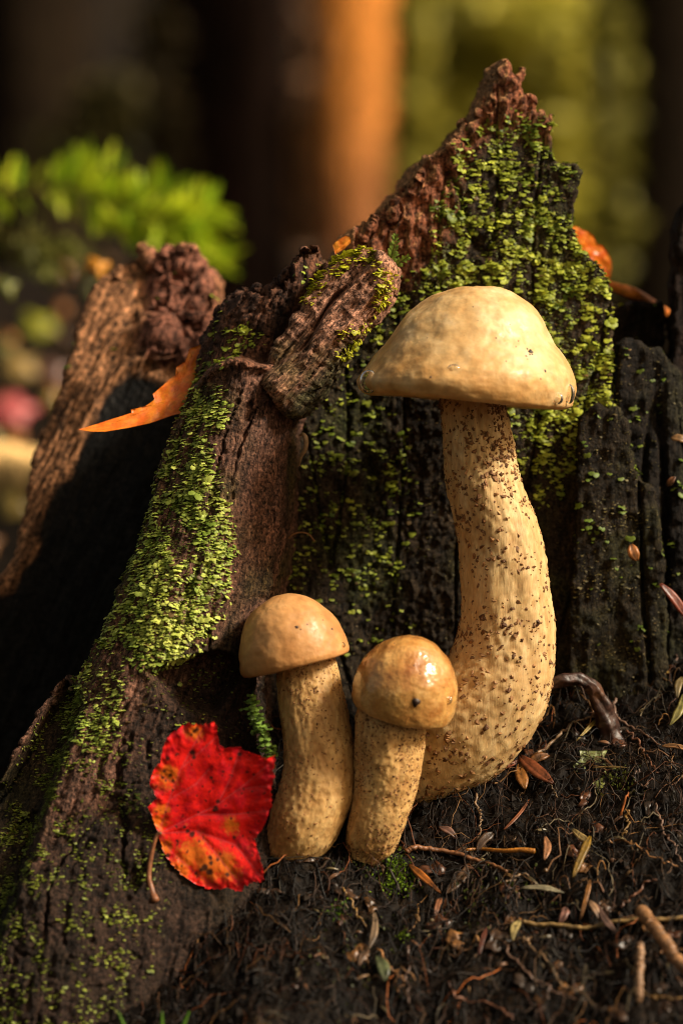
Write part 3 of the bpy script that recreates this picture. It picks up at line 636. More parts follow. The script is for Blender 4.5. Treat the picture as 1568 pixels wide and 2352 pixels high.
M_stem = shroom_material('stem_flesh', (0.60, 0.39, 0.165), (0.50, 0.30, 0.11), (0.70, 0.50, 0.25), rough=0.6, scale=130, bump=0.22, streak=(2.5, 2.5, 0.35), sss=0.1)
M_stem2 = shroom_material('small_stem_flesh', (0.55, 0.32, 0.11), (0.44, 0.23, 0.07), (0.64, 0.41, 0.165), rough=0.6, scale=110, bump=0.3, streak=(1.4, 1.4, 0.9), sss=0.1)
M_pore = shroom_material('pore_surface', (0.42, 0.26, 0.10), (0.30, 0.17, 0.06), (0.5, 0.33, 0.14), rough=0.75, scale=300)
M_scab = attr_material('dark_scabers', rough=0.65, spec=0.3, grit=80, amt=0.4, bump=0.2)
M_speck = attr_material('dirt_specks', rough=0.5, spec=0.5, grit=60, amt=0.4, bump=0.2)

def lathe_cap(left, right, cx, cy, Y, tilt, lean, lump, seed, ns=150, na=220, wavy=0.03):
    """dome whose silhouette follows two half profiles (radius px, height px above the rim centre)"""
    k = pxs(Y); Lp = catmull(np.array(left, float)*k, ns, True); Rp = catmull(np.array(right, float)*k, ns, True)
    th = np.linspace(0, 2*math.pi, na, endpoint=False); w = (1+np.cos(th))/2; w = w*w*(3-2*w)
    prof = Lp[:, None]*(1-w)[None, :, None]+Rp[:, None]*w[None, :, None]
    r = prof[..., 0]; z = prof[..., 1]; T = np.broadcast_to(th, r.shape)
    X = np.stack([r*np.cos(T), r*np.sin(T), z], -1).reshape(-1, 3)
    rim = np.clip(r/r.max(), 0, 1).reshape(-1)**3
    cs = np.stack([np.cos(T), np.sin(T), 0*T], -1).reshape(-1, 3)
    X[:, 2] += rim*wavy*10*k*(fbm(cs*1.6, 2, seed+3)*6)
    N = X/np.linalg.norm(X, axis=1, keepdims=True)
    d = lump*(fbm(X*1.1, 2, seed)+0.35*fbm(X*3.6, 3, seed+1)); X = X+N*d[:, None]
    ct, st = math.cos(tilt), math.sin(tilt); R1 = np.array([[ct, 0, st], [0, 1, 0], [-st, 0, ct]])
    cl, sl = math.cos(lean), math.sin(lean); R2 = np.array([[1, 0, 0], [0, cl, -sl], [0, sl, cl]])
    X = X@(R2@R1).T if False else X@R1.T@R2.T
    return X+at(cx, cy, Y), grid_faces(ns, na, True)[:, ::-1], r.reshape(-1)/r.max()
PEB = {}
def sweep_stem(pts, Ys, seed, n=230, k=120, lump=0.05, fib=0.018, peb=0.03):
    P = np.array([np.r_[at(p[0], p[1], Y), p[2]*pxs(Y)] for p, Y in zip(pts, Ys)]); C = catmull(P, n); path, rad = C[:, :3], C[:, 3]
    t = np.gradient(path, axis=0); t /= np.linalg.norm(t, axis=1, keepdims=True)
    a = np.cross(t, [0, 1, 0]); a /= np.linalg.norm(a, axis=1, keepdims=True); b = np.cross(t, a)
    th = np.arange(k)*2*math.pi/k; s = np.r_[0, np.cumsum(np.linalg.norm(np.diff(path, axis=0), axis=1))]
    T, Sg = np.meshgrid(th, s); U = np.stack([np.cos(T)*2, np.sin(T)*2, Sg], -1).reshape(-1, 3)
    d = lump*(2.0*fbm(U*[0.7, 0.7, 0.5], 2, seed)+0.5*fbm(U*[2.0, 2.0, 1.6], 2, seed+1))+fib*ridged(U*[7, 7, 0.8], 2, seed+2)+peb*fbm(U*[4.5, 4.5, 4.5], 3, seed+4)
    R = rad[:, None]+d.reshape(n, k); PEB['v'] = fbm(U*[4.5, 4.5, 4.5], 3, seed+4)
    N = np.cos(T)[..., None]*a[:, None]+np.sin(T)[..., None]*b[:, None]
    V = (path[:, None]+R[..., None]*N).reshape(-1, 3)
    F = grid_faces(n, k, True)
    V = np.vstack([V, path[-1]]); i = np.arange(k); cap = np.stack([(n-1)*k+i, np.full(k, n*k), (n-1)*k+(i+1) % k], 1)
    return V, [F, cap], s/s[-1], N.reshape(-1, 3)
def scabers(V, N, n, k, count, dens, smin, smax, cols, seed):
    """dark flecks standing a little proud of the stem"""
    rg = np.random.default_rng(seed); B = []; C = []
    S_ = rg.random(count*4); keep = rg.random(count*4) < dens(S_); S_ = S_[keep][:count]
    idx = (S_*(n-1)).astype(int)*k+rg.integers(0, k, len(S_)); m = len(idx)
    cl = fbm(V[idx]*1.3, 2, seed); ok = rg.random(m) < np.clip(0.55+1.6*cl, 0.12, 1); idx = idx[ok]; m = len(idx)
    nn = N[idx]; p = V[idx]; up = np.array([0, 0, 1.0])-nn*nn[:, 2:3]; up /= np.linalg.norm(up, axis=1, keepdims=True)+1e-6; sd = np.cross(nn, up)
    q = 7; VV = []
    sz = smin+(smax-smin)*rg.random(m)**2.2
    asp = rg.uniform(0.55, 1.2, m); rot = rg.normal(0, 0.6, m)
    for j in range(q):
        a = 2*math.pi*j/q; rr = sz*rg.uniform(0.3, 1.4, m)
        u_ = np.cos(a)*rr; v_ = np.sin(a)*rr*asp; uu = u_*np.cos(rot)-v_*np.sin(rot); vv = u_*np.sin(rot)+v_*np.cos(rot)
        VV.append(p+sd*uu[:, None]+up*vv[:, None]-nn*0.008)
    VV.append(p+nn*(sz*0.42+0.006)[:, None]+up*(sz*rg.normal(0, 0.3, m))[:, None])
    X = np.stack(VV, 1); F = np.array([(j, (j+1) % q, q) for j in range(q)])
    FF = (F[None]+(np.arange(m)*(q+1))[:, None, None]).reshape(-1, 3)
    c = np.array(cols[0])+(np.array(cols[1])-np.array(cols[0]))*rg.random((m, 1)); c = c*rg.uniform(0.7, 1.25, (m, 1))
    return X.reshape(-1, 3), FF, np.repeat(c, q+1, 0)
def specks(V, F, pts, Y, seed):
    """dirt specks sitting where the skin faces the camera; pts = (px, py, radius px)"""
    rg = np.random.default_rng(seed); B = Batch(); N = normals(V, F)
    if (N*(V-V.mean(0))).sum() < 0: N = -N
    fr = np.where(N[:, 1] < -0.05)[0]
    for (px, py, r) in pts:
        T = at(px, py, Y); d = ray(px, py); w = V[fr]-CAM; tt = w@d/(d@d); dist = np.linalg.norm(w-tt[:, None]*d, axis=1)
        i = fr[np.argmin(dist+0.002*tt)]; p = V[i]; n = N[i]; s = r*pxs(Y); a = np.cross(n, [0.1, 0, 1]); a /= np.linalg.norm(a); b = np.cross(n, a)
        q = 9; ring = [p+(a*math.cos(2*math.pi*j/q)+b*math.sin(2*math.pi*j/q))*s*rg.uniform(0.6, 1.25)-n*0.015 for j in range(q)]
        ring2 = [p+(x-p)*0.6+n*s*0.30 for x in ring]
        X = np.array(ring+ring2+[p+n*s*0.38]); Fq = np.array([(j, (j+1) % q, q+(j+1) % q, q+j) for j in range(q)]); Ft = np.array([(q+j, q+(j+1) % q, 2*q) for j in range(q)])
        B.add(X, [Fq, Ft], np.array([0.035, 0.015, 0.008])*rg.uniform(0.5, 1.8))
    return B
def mushroom(label, base_px, Yb, capspec, stem_pts, stem_Y, cap_mat, stem_mat, scab, speck_pts, seed, captint, group='mushrooms growing from the stump'):
    root = empty('mushroom', at(base_px[0], base_px[1], Yb)); tag(root, label, 'mushroom', group)
    V, F, rr = lathe_cap(*capspec); nm = len(V); half = capspec[9] if len(capspec) > 9 else 150
    col = captint(V, rr); cap = obj('cap', V, F, cap_mat, root, col)
    sV, sF, sarc, sN = sweep_stem(stem_pts, stem_Y, seed+50, lump=scab.get('lump', 0.05), fib=scab.get('fib', 0.018), peb=scab.get('peb', 0.03))
    n, k = 230, 120
    sc_ = np.ones((len(sV), 3)); st = np.repeat(sarc, k)
    dk = sstep(0.10, 0.0, st)[:, None]; sc_[:-1] = 1-dk*np.array([0.30, 0.42, 0.5])*scab.get('capshade', 1)  # shade of the cap painted into the colour of the stem top
    n_ = fbm(sV*[1.2, 1.2, 0.8], 3, seed+9)[:, None]; sc_ = sc_*(1+scab.get('blotch', 0.12)*n_*np.array([1.0, 1.3, 1.6])); sc_[:-1] *= 1+0.45*np.clip(PEB['v'], -0.6, 0.5)[:, None]*np.array([0.6, 0.9, 1.2])
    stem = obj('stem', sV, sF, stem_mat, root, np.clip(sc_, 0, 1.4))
    X, FF, cc = scabers(sV[:-1], sN, n, k, scab['count'], scab['dens'], scab['smin'], scab['smax'], scab['cols'], seed+70)
    o = obj('stem_flecks', X, FF, M_scab, stem, cc, False); o['kind'] = 'stuff'
    if speck_pts:
        o = specks(V, F, speck_pts, capspec[4], seed).build('dirt_specks', M_speck, cap); o['kind'] = 'stuff'
    return root, V, F
# tall mushroom: profiles are (radius, height) in photo pixels about the rim centre (1078, 912)
bl = [(0, 252), (48, 246), (98, 223), (157, 173), (197, 123), (226, 84), (250, 50), (257, 32), (250, 16), (236, 7), (215, 5), (170, 22), (70, 34), (0, 34)]
br = [(0, 252), (75, 247), (124, 222), (163, 182), (188, 132), (212, 98), (236, 54), (242, 20), (236, -10), (228, -25), (205, -27), (165, -5), (70, 34), (0, 34)]
def tint1(V, rr):
    n = fbm(V*[0.8, 0.8, 0.8], 3, 401); n2 = fbm(V*[2.6, 2.6, 4], 3, 402)
    c = np.ones((len(V), 3)); c *= (1+0.12*n[:, None]*[0.6, 1.0, 1.6])*(1+0.20*n2[:, None]*[0.5, 1.0, 1.6])
    e = sstep(0.75, 1.0, rr)[:, None]; return np.clip(c*(1-e*np.array([0.04, 0.14, 0.28])), 0.2, 1.3)  # light falling off towards the rim painted as a warmer tint
big_specks = [(1085, 705, 3), (1185, 795, 3), (1219, 806, 8), (1211, 800, 4), (1251, 853, 5), (1218, 814, 4), (991, 866, 4), (1139, 775, 3), (1172, 744, 3), (1205, 818, 4), (1163, 830, 3), (980, 777, 3), (1212, 826, 3), (1190, 783, 3), (1223, 813, 4), (1144, 690, 2), (1252, 790, 2), (1240, 870, 3), (1098, 735, 2), (1065, 770, 2), (905, 895, 3), (1155, 940, 2)]
big_stem = [(1085, 888, 74), (1088, 940, 75), (1098, 1030, 79), (1110, 1110, 84), (1150, 1250, 95), (1165, 1400, 104), (1157, 1500, 115), (1126, 1590, 128), (1062, 1680, 126), (985, 1750, 106), (920, 1800, 84), (880, 1840, 60)]
mush1, C1V, C1F = mushroom('tall pale tan mushroom with a bent speckled stem and broad domed cap', (960, 1835), 0.6,
    (bl, br, 1078, 912, 0.2, math.radians(0), math.radians(-2), 0.075, 500, 150, 220, 0.05), big_stem, [0.3, 0.3, 0.3, 0.3, 0.3, 0.2, 0.2, 0.2, 0.3, 0.5, 0.8, 1.0], M_cap1, M_stem,
    dict(count=8000, dens=lambda s: np.interp(s, [0, 0.15, 0.4, 0.7, 1], [1.0, 0.8, 0.55, 0.6, 0.7]), smin=0.026, smax=0.105, cols=((0.12, 0.050, 0.018), (0.30, 0.15, 0.055)), lump=0.05, fib=0.004, peb=0.055), big_specks, 600, tint1)
def prof_dome(r, h, inroll=0.06):
    p = [(r*math.sin(a), h*math.cos(a)) for a in np.linspace(0, math.pi/2, 9)]
    return p+[(r*0.992, -h*inroll*1.3), (r*0.95, -h*inroll*2.2), (r*0.86, -h*inroll*1.9), (r*0.5, h*0.10), (0, h*0.12)]
def tint2(V, rr):
    n = fbm(V*[1.2, 1.2, 1.2], 3, 411)[:, None]; top = sstep(0, 1, V[:, 2]-V[:, 2].max()+0.8)[:, None]
    e = sstep(0.8, 1.0, rr)[:, None]
    return np.clip((1+0.25*n*np.array([0.8, 1.1, 1.5]))*(1-e*np.array([0.0, 0.02, 0.05])), 0.3, 1.3)
m1_specks = [(683, 1441, 6), (706, 1433, 3), (762, 1444, 5), (741, 1424, 3), (737, 1411, 2), (690, 1445, 3), (620, 1400, 2), (655, 1392, 2), (744, 1395, 2), (725, 1448, 2)]
stem1 = [(700, 1488, 60), (702, 1520, 66), (710, 1590, 75), (727, 1680, 80), (735, 1760, 83), (724, 1830, 86), (694, 1900, 82), (660, 1950, 62), (640, 1985, 40)]
mush2, C2V, C2F = mushroom('smaller brown capped mushroom leaning behind the red leaf', (665, 1965), -1.9,
    (prof_dome(128, 146), prof_dome(126, 146), 676, 1508, -1.5, math.radians(-14), math.radians(-4), 0.055, 520), stem1, [-1.4, -1.4, -1.45, -1.6, -1.8, -1.9, -2.0, -2.0, -2.0], M_cap2, M_stem2,
    dict(count=6400, dens=lambda s: np.interp(s, [0, 0.35, 0.6, 1], [1.0, 0.7, 0.25, 0.2]), smin=0.018, smax=0.050, cols=((0.17, 0.07, 0.022), (0.33, 0.16, 0.055)), lump=0.04, fib=0.0, peb=0.040, blotch=0.35), m1_specks, 620, tint2)
def tint3(V, rr):
    n = fbm(V*[1.0, 1.0, 0.6], 3, 421)[:, None]; q = V-V.mean(0); an = np.arctan2(q[:, 1], q[:, 0]); s = fbm(np.stack([np.cos(an)*7, np.sin(an)*7, V[:, 2]*0.9], -1), 3, 423)[:, None]; e = sstep(0.86, 1.0, rr)[:, None]
    return np.clip((1+0.35*n*np.array([0.8, 1.1, 1.3])+0.22*s*np.array([0.8, 1.1, 1.4])+0.25*fbm(V*4, 3, 427)[:, None]*np.array([0.7, 1.0, 1.3]))*(1+e*np.array([0.1, 0.2, 0.3])), 0.25, 1.4)
m2_specks = [(955, 1613, 11), (858, 1488, 4), (873, 1478, 4), (868, 1484, 3), (950, 1528, 3), (893, 1497, 3), (963, 1547, 3), (880, 1490, 2), (905, 1478, 3), (940, 1560, 2), (1020, 1580, 2)]
stem2 = [(900, 1620, 78), (897, 1655, 82), (893, 1710, 81), (890, 1770, 77), (880, 1830, 71), (864, 1890, 66), (848, 1940, 58), (838, 1975, 42)]
mush3, C3V, C3F = mushroom('short mushroom with a glossy wet orange brown cap between two others', (850, 1955), -2.0,
    (prof_dome(121, 137, 0.12), prof_dome(121, 137, 0.14), 929, 1592, -2.2, math.radians(9), math.radians(13), 0.065, 540), stem2, [-2.1, -2.1, -2.1, -2.1, -2.1, -2.1, -2.0, -2.0], M_cap3, M_stem2,
    dict(count=6400, dens=lambda s: np.interp(s, [0, 0.5, 1], [0.9, 0.8, 0.5]), smin=0.018, smax=0.050, cols=((0.13, 0.052, 0.016), (0.28, 0.13, 0.045)), lump=0.04, fib=0.0, peb=0.040, blotch=0.35), m2_specks, 640, tint3)

# water drops hanging on the tall cap's rim and standing on the wet cap
m, t, b, N_, L_ = mat_nodes('water'); setc(b, 0.02, 0.5, Transmission_Weight=1.0, IOR=1.33); b.inputs['Base Color'].default_value = (1, 0.97, 0.9, 1)
M_water = m
def droplet(V, F, px, py, rx, rz, Y, sink, label):
    d = ray(px, py); w = V-CAM; tt = w@d/(d@d); dist = np.linalg.norm(w-tt[:, None]*d, axis=1); N = normals(V, F)
    if (N*(V-V.mean(0))).sum() < 0: N = -N
    fr = np.where(N[:, 1] < 0.2)[0]; i = fr[np.argmin(dist[fr])]; c = V[i]+N[i]*sink; k = pxs(Y)
    u = np.linspace(0, math.pi, 17); v = np.linspace(0, 2*math.pi, 24, endpoint=False); U, W = np.meshgrid(u, v, indexing='ij')
    X = np.stack([np.sin(U)*np.cos(W)*rx*k, np.sin(U)*np.sin(W)*min(rx, rz)*0.8*k, np.cos(U)*rz*k], -1).reshape(-1, 3)
    o = obj('water_droplet', X+c, grid_faces(17, 24, True), M_water); return tag(o, label, 'droplet', 'water drops on the mushroom caps')
droplet(C1V, C1F, 842, 876, 22, 27, 0.2, -0.05, 'water drop hanging on the flared rim of the tall mushroom cap')
droplet(C1V, C1F, 1281, 915, 11, 13, 0.2, 0.02, 'water drop low on the tall cap beside its torn rim')
droplet(C1V, C1F, 1306, 905, 12, 22, 0.2, 0.02, 'elongated water drop at the outer edge of the tall cap')
droplet(C1V, C1F, 1042, 845, 15, 11, 0.2, -0.06, 'flat water drop on the middle of the tall cap')
droplet(C3V, C3F, 1030, 1608, 8, 9, -2.2, 0.0, 'water drop on the rim of the glossy orange cap')
droplet(C2V, C2F, 787, 1482, 6, 7, -1.5, 0.0, 'tiny water drop on the rim of the smaller brown cap')

# ------------------------------------------------------------------ leaves
def leaf_blade(outline, centre, Yc, yfun, colfun, rings=46, n=420, thick=0.02, teeth=0.0):
    out = np.asarray(outline, float); seg = np.linalg.norm(np.roll(out, -1, 0)-out, axis=1); cum = np.r_[0, np.cumsum(seg)]
    s = np.linspace(0, cum[-1], n, endpoint=False); oc = np.vstack([out, out[:1]])
    rim = np.stack([np.interp(s, cum, oc[:, 0]), np.interp(s, cum, oc[:, 1])], 1); rim = rim+(rim-np.array(centre))*(teeth*(0.4+0.9*np.abs(np.sin(s*0.013)))*(((s*0.05+1.1*np.sin(s*0.021)+0.5*np.sin(s*0.057)) % 1.0)-0.5))[:, None]
    tt = np.linspace(0, 1, rings+1)[1:]; P = (np.array(centre)[None, None]+(rim-np.array(centre))[None]*tt[:, None, None]).reshape(-1, 2)
    P = np.vstack([P, centre]); e = np.r_[np.repeat(tt, n), 0]
    dy = yfun(P, e); V = np.array([at(p[0], p[1], Yc) for p in P]); V[:, 1] += dy
    C = colfun(P, e); m = len(V)
    back = V.copy(); back[:, 1] += thick
    F = grid_faces(rings, n, True); i = np.arange(n); fan = np.stack([i, np.full(n, m-1), (i+1) % n], 1)
    rimq = np.stack([(rings-1)*n+i, (rings-1)*n+(i+1) % n, m+(rings-1)*n+(i+1) % n, m+(rings-1)*n+i], 1)
    return np.vstack([V, back]), [np.vstack([F, F[:, ::-1]+m, rimq[:, ::-1]]), np.vstack([fan, fan[:, ::-1]+m])], np.vstack([C, C*0.9])
def seg_dist(P, a, b):
    a = np.array(a, float); b = np.array(b, float); e = b-a; t_ = np.clip(((P-a)@e)/(e@e), 0, 1); return np.linalg.norm(P-a-t_[:, None]*e, axis=1), t_
RLc = [(725, 690), (715, 670), (695, 610), (680, 570), (700, 555), (720, 535), (705, 500), (685, 475), (700, 430), (715, 395), (735, 370), (745, 320), (760, 270), (785, 235), (800, 228), (830, 205), (870, 185), (880, 197), (905, 190), (935, 197), (950, 188), (990, 185), (998, 200), (995, 235), (1010, 290), (1030, 302), (1070, 297), (1108, 297), (1110, 312), (1140, 318), (1165, 322), (1195, 335), (1225, 345), (1262, 330), (1265, 360), (1255, 400), (1262, 430), (1250, 460), (1245, 500), (1250, 560), (1235, 600), (1220, 640), (1200, 680), (1170, 715), (1180, 760), (1195, 800), (1210, 840), (1212, 895), (1190, 905), (1165, 905), (1150, 915), (1120, 930), (1115, 955), (1080, 950), (1040, 938), (1010, 950), (960, 948), (900, 930), (870, 910), (830, 880), (800, 850), (775, 820), (755, 790), (740, 755), (730, 715)]
RL = [(x*0.5, 1568+y*0.5) for x, y in RLc]
cv = lambda L: [(x*0.5, 1568+y*0.5) for x, y in L]
veins = [cv(v) for v in [[(728, 700), (860, 635), (1000, 565), (1130, 465), (1262, 345)], [(728, 700), (770, 560), (830, 400), (900, 270), (940, 200)], [(728, 700), (900, 690), (1080, 750), (1200, 880)], [(900, 615), (1080, 610), (1240, 585)], [(1000, 560), (1060, 440), (1100, 310)], [(800, 470), (740, 430), (705, 430)], [(830, 400), (940, 300), (995, 250)], [(728, 700), (790, 790), (900, 880), (1000, 945)], [(1080, 500), (1170, 480), (1245, 470)], [(780, 540), (900, 470), (960, 400)], [(900, 690), (1000, 800), (1110, 930)]]]
def vein_d(P):
    d = np.full(len(P), 1e9)
    for v in veins:
        for a, b in zip(v[:-1], v[1:]): d = np.minimum(d, seg_dist(P, a, b)[0])
    return d
P3 = lambda P: np.stack([P[:, 0], P[:, 1], 0*P[:, 0]], -1)
def rl_y(P, e):
    d = vein_d(P); lo = sstep(1900, 2030, P[:, 1]); x = (P[:, 0]-345)/285
    k = 0.05*np.sin(x*5)+0.05*fbm(P3(P)*0.02, 2, 701)-0.035*(1-np.exp(-(d/10)**2))+0.004*fbm(P3(P)*0.16, 2, 702)
    return k-0.5*sstep(0.75, 1.0, x)*0.4-0.35*lo*(0.3+x)+0.9*(1650-P[:, 1])*-0.0008+0.10*e**6*fbm(P3(P)*0.05, 2, 705)
spots = cv([(885, 325), (890, 345), (770, 350), (755, 410), (780, 430), (745, 440), (795, 455), (760, 455), (905, 215), (890, 225), (880, 240), (990, 585), (985, 590), (1000, 550), (970, 440), (1060, 350), (1100, 330), (1025, 410), (1135, 410), (1165, 420), (860, 690), (880, 705), (845, 670), (940, 850), (960, 870), (970, 830), (925, 860), (900, 880), (1045, 880), (1060, 630), (1075, 715), (915, 735), (770, 800), (835, 845), (1000, 815), (965, 805), (815, 570), (930, 480), (1110, 510), (1140, 600), (910, 600), (880, 380), (950, 290), (1010, 330), (960, 340), (820, 330), (1010, 790), (760, 600), (1150, 690), (1160, 790)])
rg_ = np.random.default_rng(5); spot_r = [7, 5, 5, 4, 4, 4, 4, 3, 5, 4, 3, 6, 5, 5, 4, 4, 5, 3, 3, 3, 5, 6, 4, 8, 7, 5, 5, 4, 5, 3, 4, 3, 5, 3, 4, 5]+[2.3]*40
oranges = cv([(770, 430), (895, 225), (900, 790), (960, 840), (1040, 840), (870, 800), (725, 640), (830, 860), (755, 760), (1060, 660), (740, 590)]); orr = [30, 20, 40, 42, 34, 34, 26, 28, 20, 20, 18]
def rl_c(P, e):
    n = fbm(P3(P)*0.03, 3, 711); n2 = fbm(P3(P)*0.12, 2, 713)
    red = np.array([0.88, 0.016, 0.012]); deep = np.array([0.64, 0.008, 0.022]); org = np.array([0.80, 0.20, 0.015]); pink = np.array([0.72, 0.08, 0.09])
    c = red+(deep-red)*np.clip(sstep(-0.2, 0.5, n+0.5*n2), 0, 1)[:, None]
    o = np.zeros(len(P))
    for (x, y), r in zip(oranges, orr): o = np.maximum(o, np.exp(-(np.hypot(P[:, 0]-x, P[:, 1]-y)/r)**2))
    c = c+(org-c)*(0.85*sstep(0.15, 1.0, o+0.55*n2+0.35*n))[:, None]
    d = vein_d(P); v = np.exp(-(d/1.5)**2)*0.65; c = c+(pink-c)*v[:, None]
    k = np.zeros(len(P))
    for (x, y), r in zip(spots, spot_r):
        k = np.maximum(k, sstep(1.25, 0.75, np.hypot(P[:, 0]-x, P[:, 1]-y)/r*(1+0.5*n2)))
    k = np.maximum(k, sstep(0.44, 0.5, fbm(P3(P)*0.085, 2, 719)))
    return c+(np.array([0.035, 0.018, 0.014])-c)*(k*0.92)[:, None]
leaf = empty('maple_leaf', at(490, 2025, -3.6)); tag(leaf, 'bright red maple leaf with black spots propped against the stump', 'leaf')
V, F, C = leaf_blade(RL, (480, 1860), -3.75, rl_y, rl_c, 60, 620, 0.02, 0.026); obj('blade', V, F, M_leaf, leaf, C)
pt = catmull([at(x, y, -3.75+dy) for (x, y), dy in zip(cv([(742, 690), (722, 700), (705, 750), (690, 830), (685, 900), (700, 960), (715, 1003)]), [0, 0.02, 0, -0.05, -0.15, -0.25, -0.4])], 26)
V, F = tube(pt, np.interp(np.arange(26), [0, 18, 25], [0.045, 0.075, 0.11]), 8); obj('petiole', V, F, M_twig, leaf, np.tile([0.20, 0.075, 0.03], (len(V), 1)))

def simple_leaf(name, label, outline, centre, Y, yfun, c1, c2, mid, seed, cat='leaf', group=None, spotty=0.0, mat=None):
    def cf(P, e):
        n = fbm(P3(P)*0.05, 3, seed); n2 = fbm(P3(P)*0.2, 2, seed+1)
        c = np.array(c1)+(np.array(c2)-np.array(c1))*sstep(-0.4, 0.5, n+0.4*n2)[:, None]
        d, _ = seg_dist(P, mid[0], mid[1]); c = c*(1+0.5*np.exp(-(d/2.0)**2))[:, None]
        return c*(1-spotty*sstep(0.15, 0.4, n2))[:, None]
    V, F, C = leaf_blade(outline, centre, Y, yfun, cf, rings=16, n=160)
    o = obj(name, V, F, mat or M_leaf, None, C); return tag(o, label, cat, group)
c3 = lambda L: [(x*0.5, 627.2+y*0.5) for x, y in L]
simple_leaf('autumn_leaf', 'toothed orange leaf wedged between the two stump pieces', c3([(380, 712), (420, 700), (470, 695), (525, 690), (530, 680), (600, 655), (615, 650), (610, 625), (665, 615), (715, 580), (705, 555), (750, 515), (775, 490), (820, 460), (803, 435), (850, 405), (880, 380), (862, 350), (905, 335), (935, 310), (960, 300), (1010, 400), (990, 560), (900, 630), (800, 650), (700, 685), (600, 706), (500, 722), (440, 722)]), (c3([(800, 580)])[0]), 2.6,
            lambda P, e: -0.004*(430-P[:, 0])*0.6+0.010*(900-P[:, 1])*0.6+0.05*fbm(P3(P)*0.04, 2, 731), (0.80, 0.14, 0.006), (0.88, 0.27, 0.015), (c3([(380, 712)])[0], c3([(940, 420)])[0]), 730, spotty=0.25)
c2 = lambda L: [(784+x*0.5, y*0.5) for x, y in L]
simple_leaf('autumn_leaf', 'rusty orange leaf curling out behind the spire', c2([(1050, 1040), (1085, 1040), (1100, 1055), (1130, 1060), (1160, 1085), (1175, 1120), (1200, 1125), (1225, 1155), (1245, 1190), (1250, 1230), (1240, 1275), (1200, 1300), (1100, 1280), (1030, 1200), (1020, 1100)]), (c2([(1130, 1180)])[0]), 7.4,
            lambda P, e: 0.006*(P[:, 0]-1340)+0.06*fbm(P3(P)*0.04, 2, 741), (0.62, 0.10, 0.006), (0.74, 0.22, 0.015), (c2([(1060, 1050)])[0], c2([(1230, 1270)])[0]), 740, spotty=0.4)
pth = catmull([at(x, y, Yv) for (x, y), Yv in zip(c2([(1215, 1300), (1260, 1322), (1330, 1345), (1400, 1385), (1480, 1435), (1530, 1470)]), [7.2, 7.0, 6.9, 7.6, 8.4, 8.8])], 24)
V, F = tube(pth, np.interp(np.arange(24), [0, 8, 23], [0.11, 0.20, 0.16]), 8); tag(obj('leaf_stalk', V, F, M_twig, None, np.tile([0.60, 0.17, 0.02], (len(V), 1))), 'orange curled leaf stalk lying behind the set back column', 'stalk')
simple_leaf('autumn_leaf', 'small orange leaf edge poking out behind the mossy chunk', [(764, 562), (778, 550), (794, 541), (803, 544), (806, 556), (790, 572), (770, 584)], (786, 562), 2.6, lambda P, e: 0.03*fbm(P3(P)*0.05, 2, 751), (0.65, 0.16, 0.015), (0.75, 0.28, 0.03), ((768, 580), (812, 545)), 750)

# pale curled shell and fibre caught on the stump wall
pth = catmull([at(x, y, Yv) for x, y, Yv in [(688, 1000, 1.5), (697, 998, 1.4), (703, 1012, 1.35), (701, 1032, 1.4), (692, 1046, 1.5), (688, 1062, 1.6), (685, 1072, 1.7)]], 24)
V, F = tube(pth, np.interp(np.arange(24), [0, 6, 14, 23], [0.03, 0.075, 0.06, 0.015]), 8); tag(obj('curled_shell', V, F, M_litter, None, np.tile([0.42, 0.27, 0.14], (len(V), 1))), 'pale curled husk stuck in the crack of the stump', 'husk')
pth = catmull([at(x, y, 2.2) for x, y in [(660, 1238), (676, 1226), (695, 1223), (710, 1228), (720, 1240), (722, 1244)]], 20)
V, F = tube(pth, 0.022, 6); tag(obj('fibre', V, F, M_root, None, np.tile([0.30, 0.14, 0.05], (len(V), 1))), 'thin curved brown fibre on the dark stump wall', 'fibre')

# ------------------------------------------------------------------ forest litter on the slope
def ground_path(pts, lift, n=30, wob=0.0, seed=0):
    P = catmull([on_ground(p[0], p[1], lift if np.isscalar(lift) else lift[i]) for i, p in enumerate(pts)], n)
    if wob: P = P+wob*np.stack([fbm(np.stack([np.arange(n)*0.35, np.full(n, j*7.7), np.full(n, seed*1.3)], -1), 2, seed) for j in range(3)], -1)
    return P
def twig(pts, r0, r1, colr, label, lift=0.12, name='twig', group=None, n=70, wob=0.08, seed=0, k=10, knots=0.12, cat='twig'):
    P = ground_path(pts, lift, n, wob, seed); rad = np.linspace(r0, r1, n)*(1+knots*fbm(np.stack([np.arange(n)*0.6, np.zeros(n), np.full(n, seed)], -1), 2, seed))
    V, F = tube(P, rad, k); V = V+0.13*r0*np.stack([fbm(V*4+j*9, 3, seed+j) for j in range(3)], -1); c = np.array(colr)[None]*(0.9+0.9*fbm(V*4, 3, seed))[:, None]
    return tag(obj(name, V, F, M_twig, None, np.clip(c, 0.004, 1)), label, cat, group)
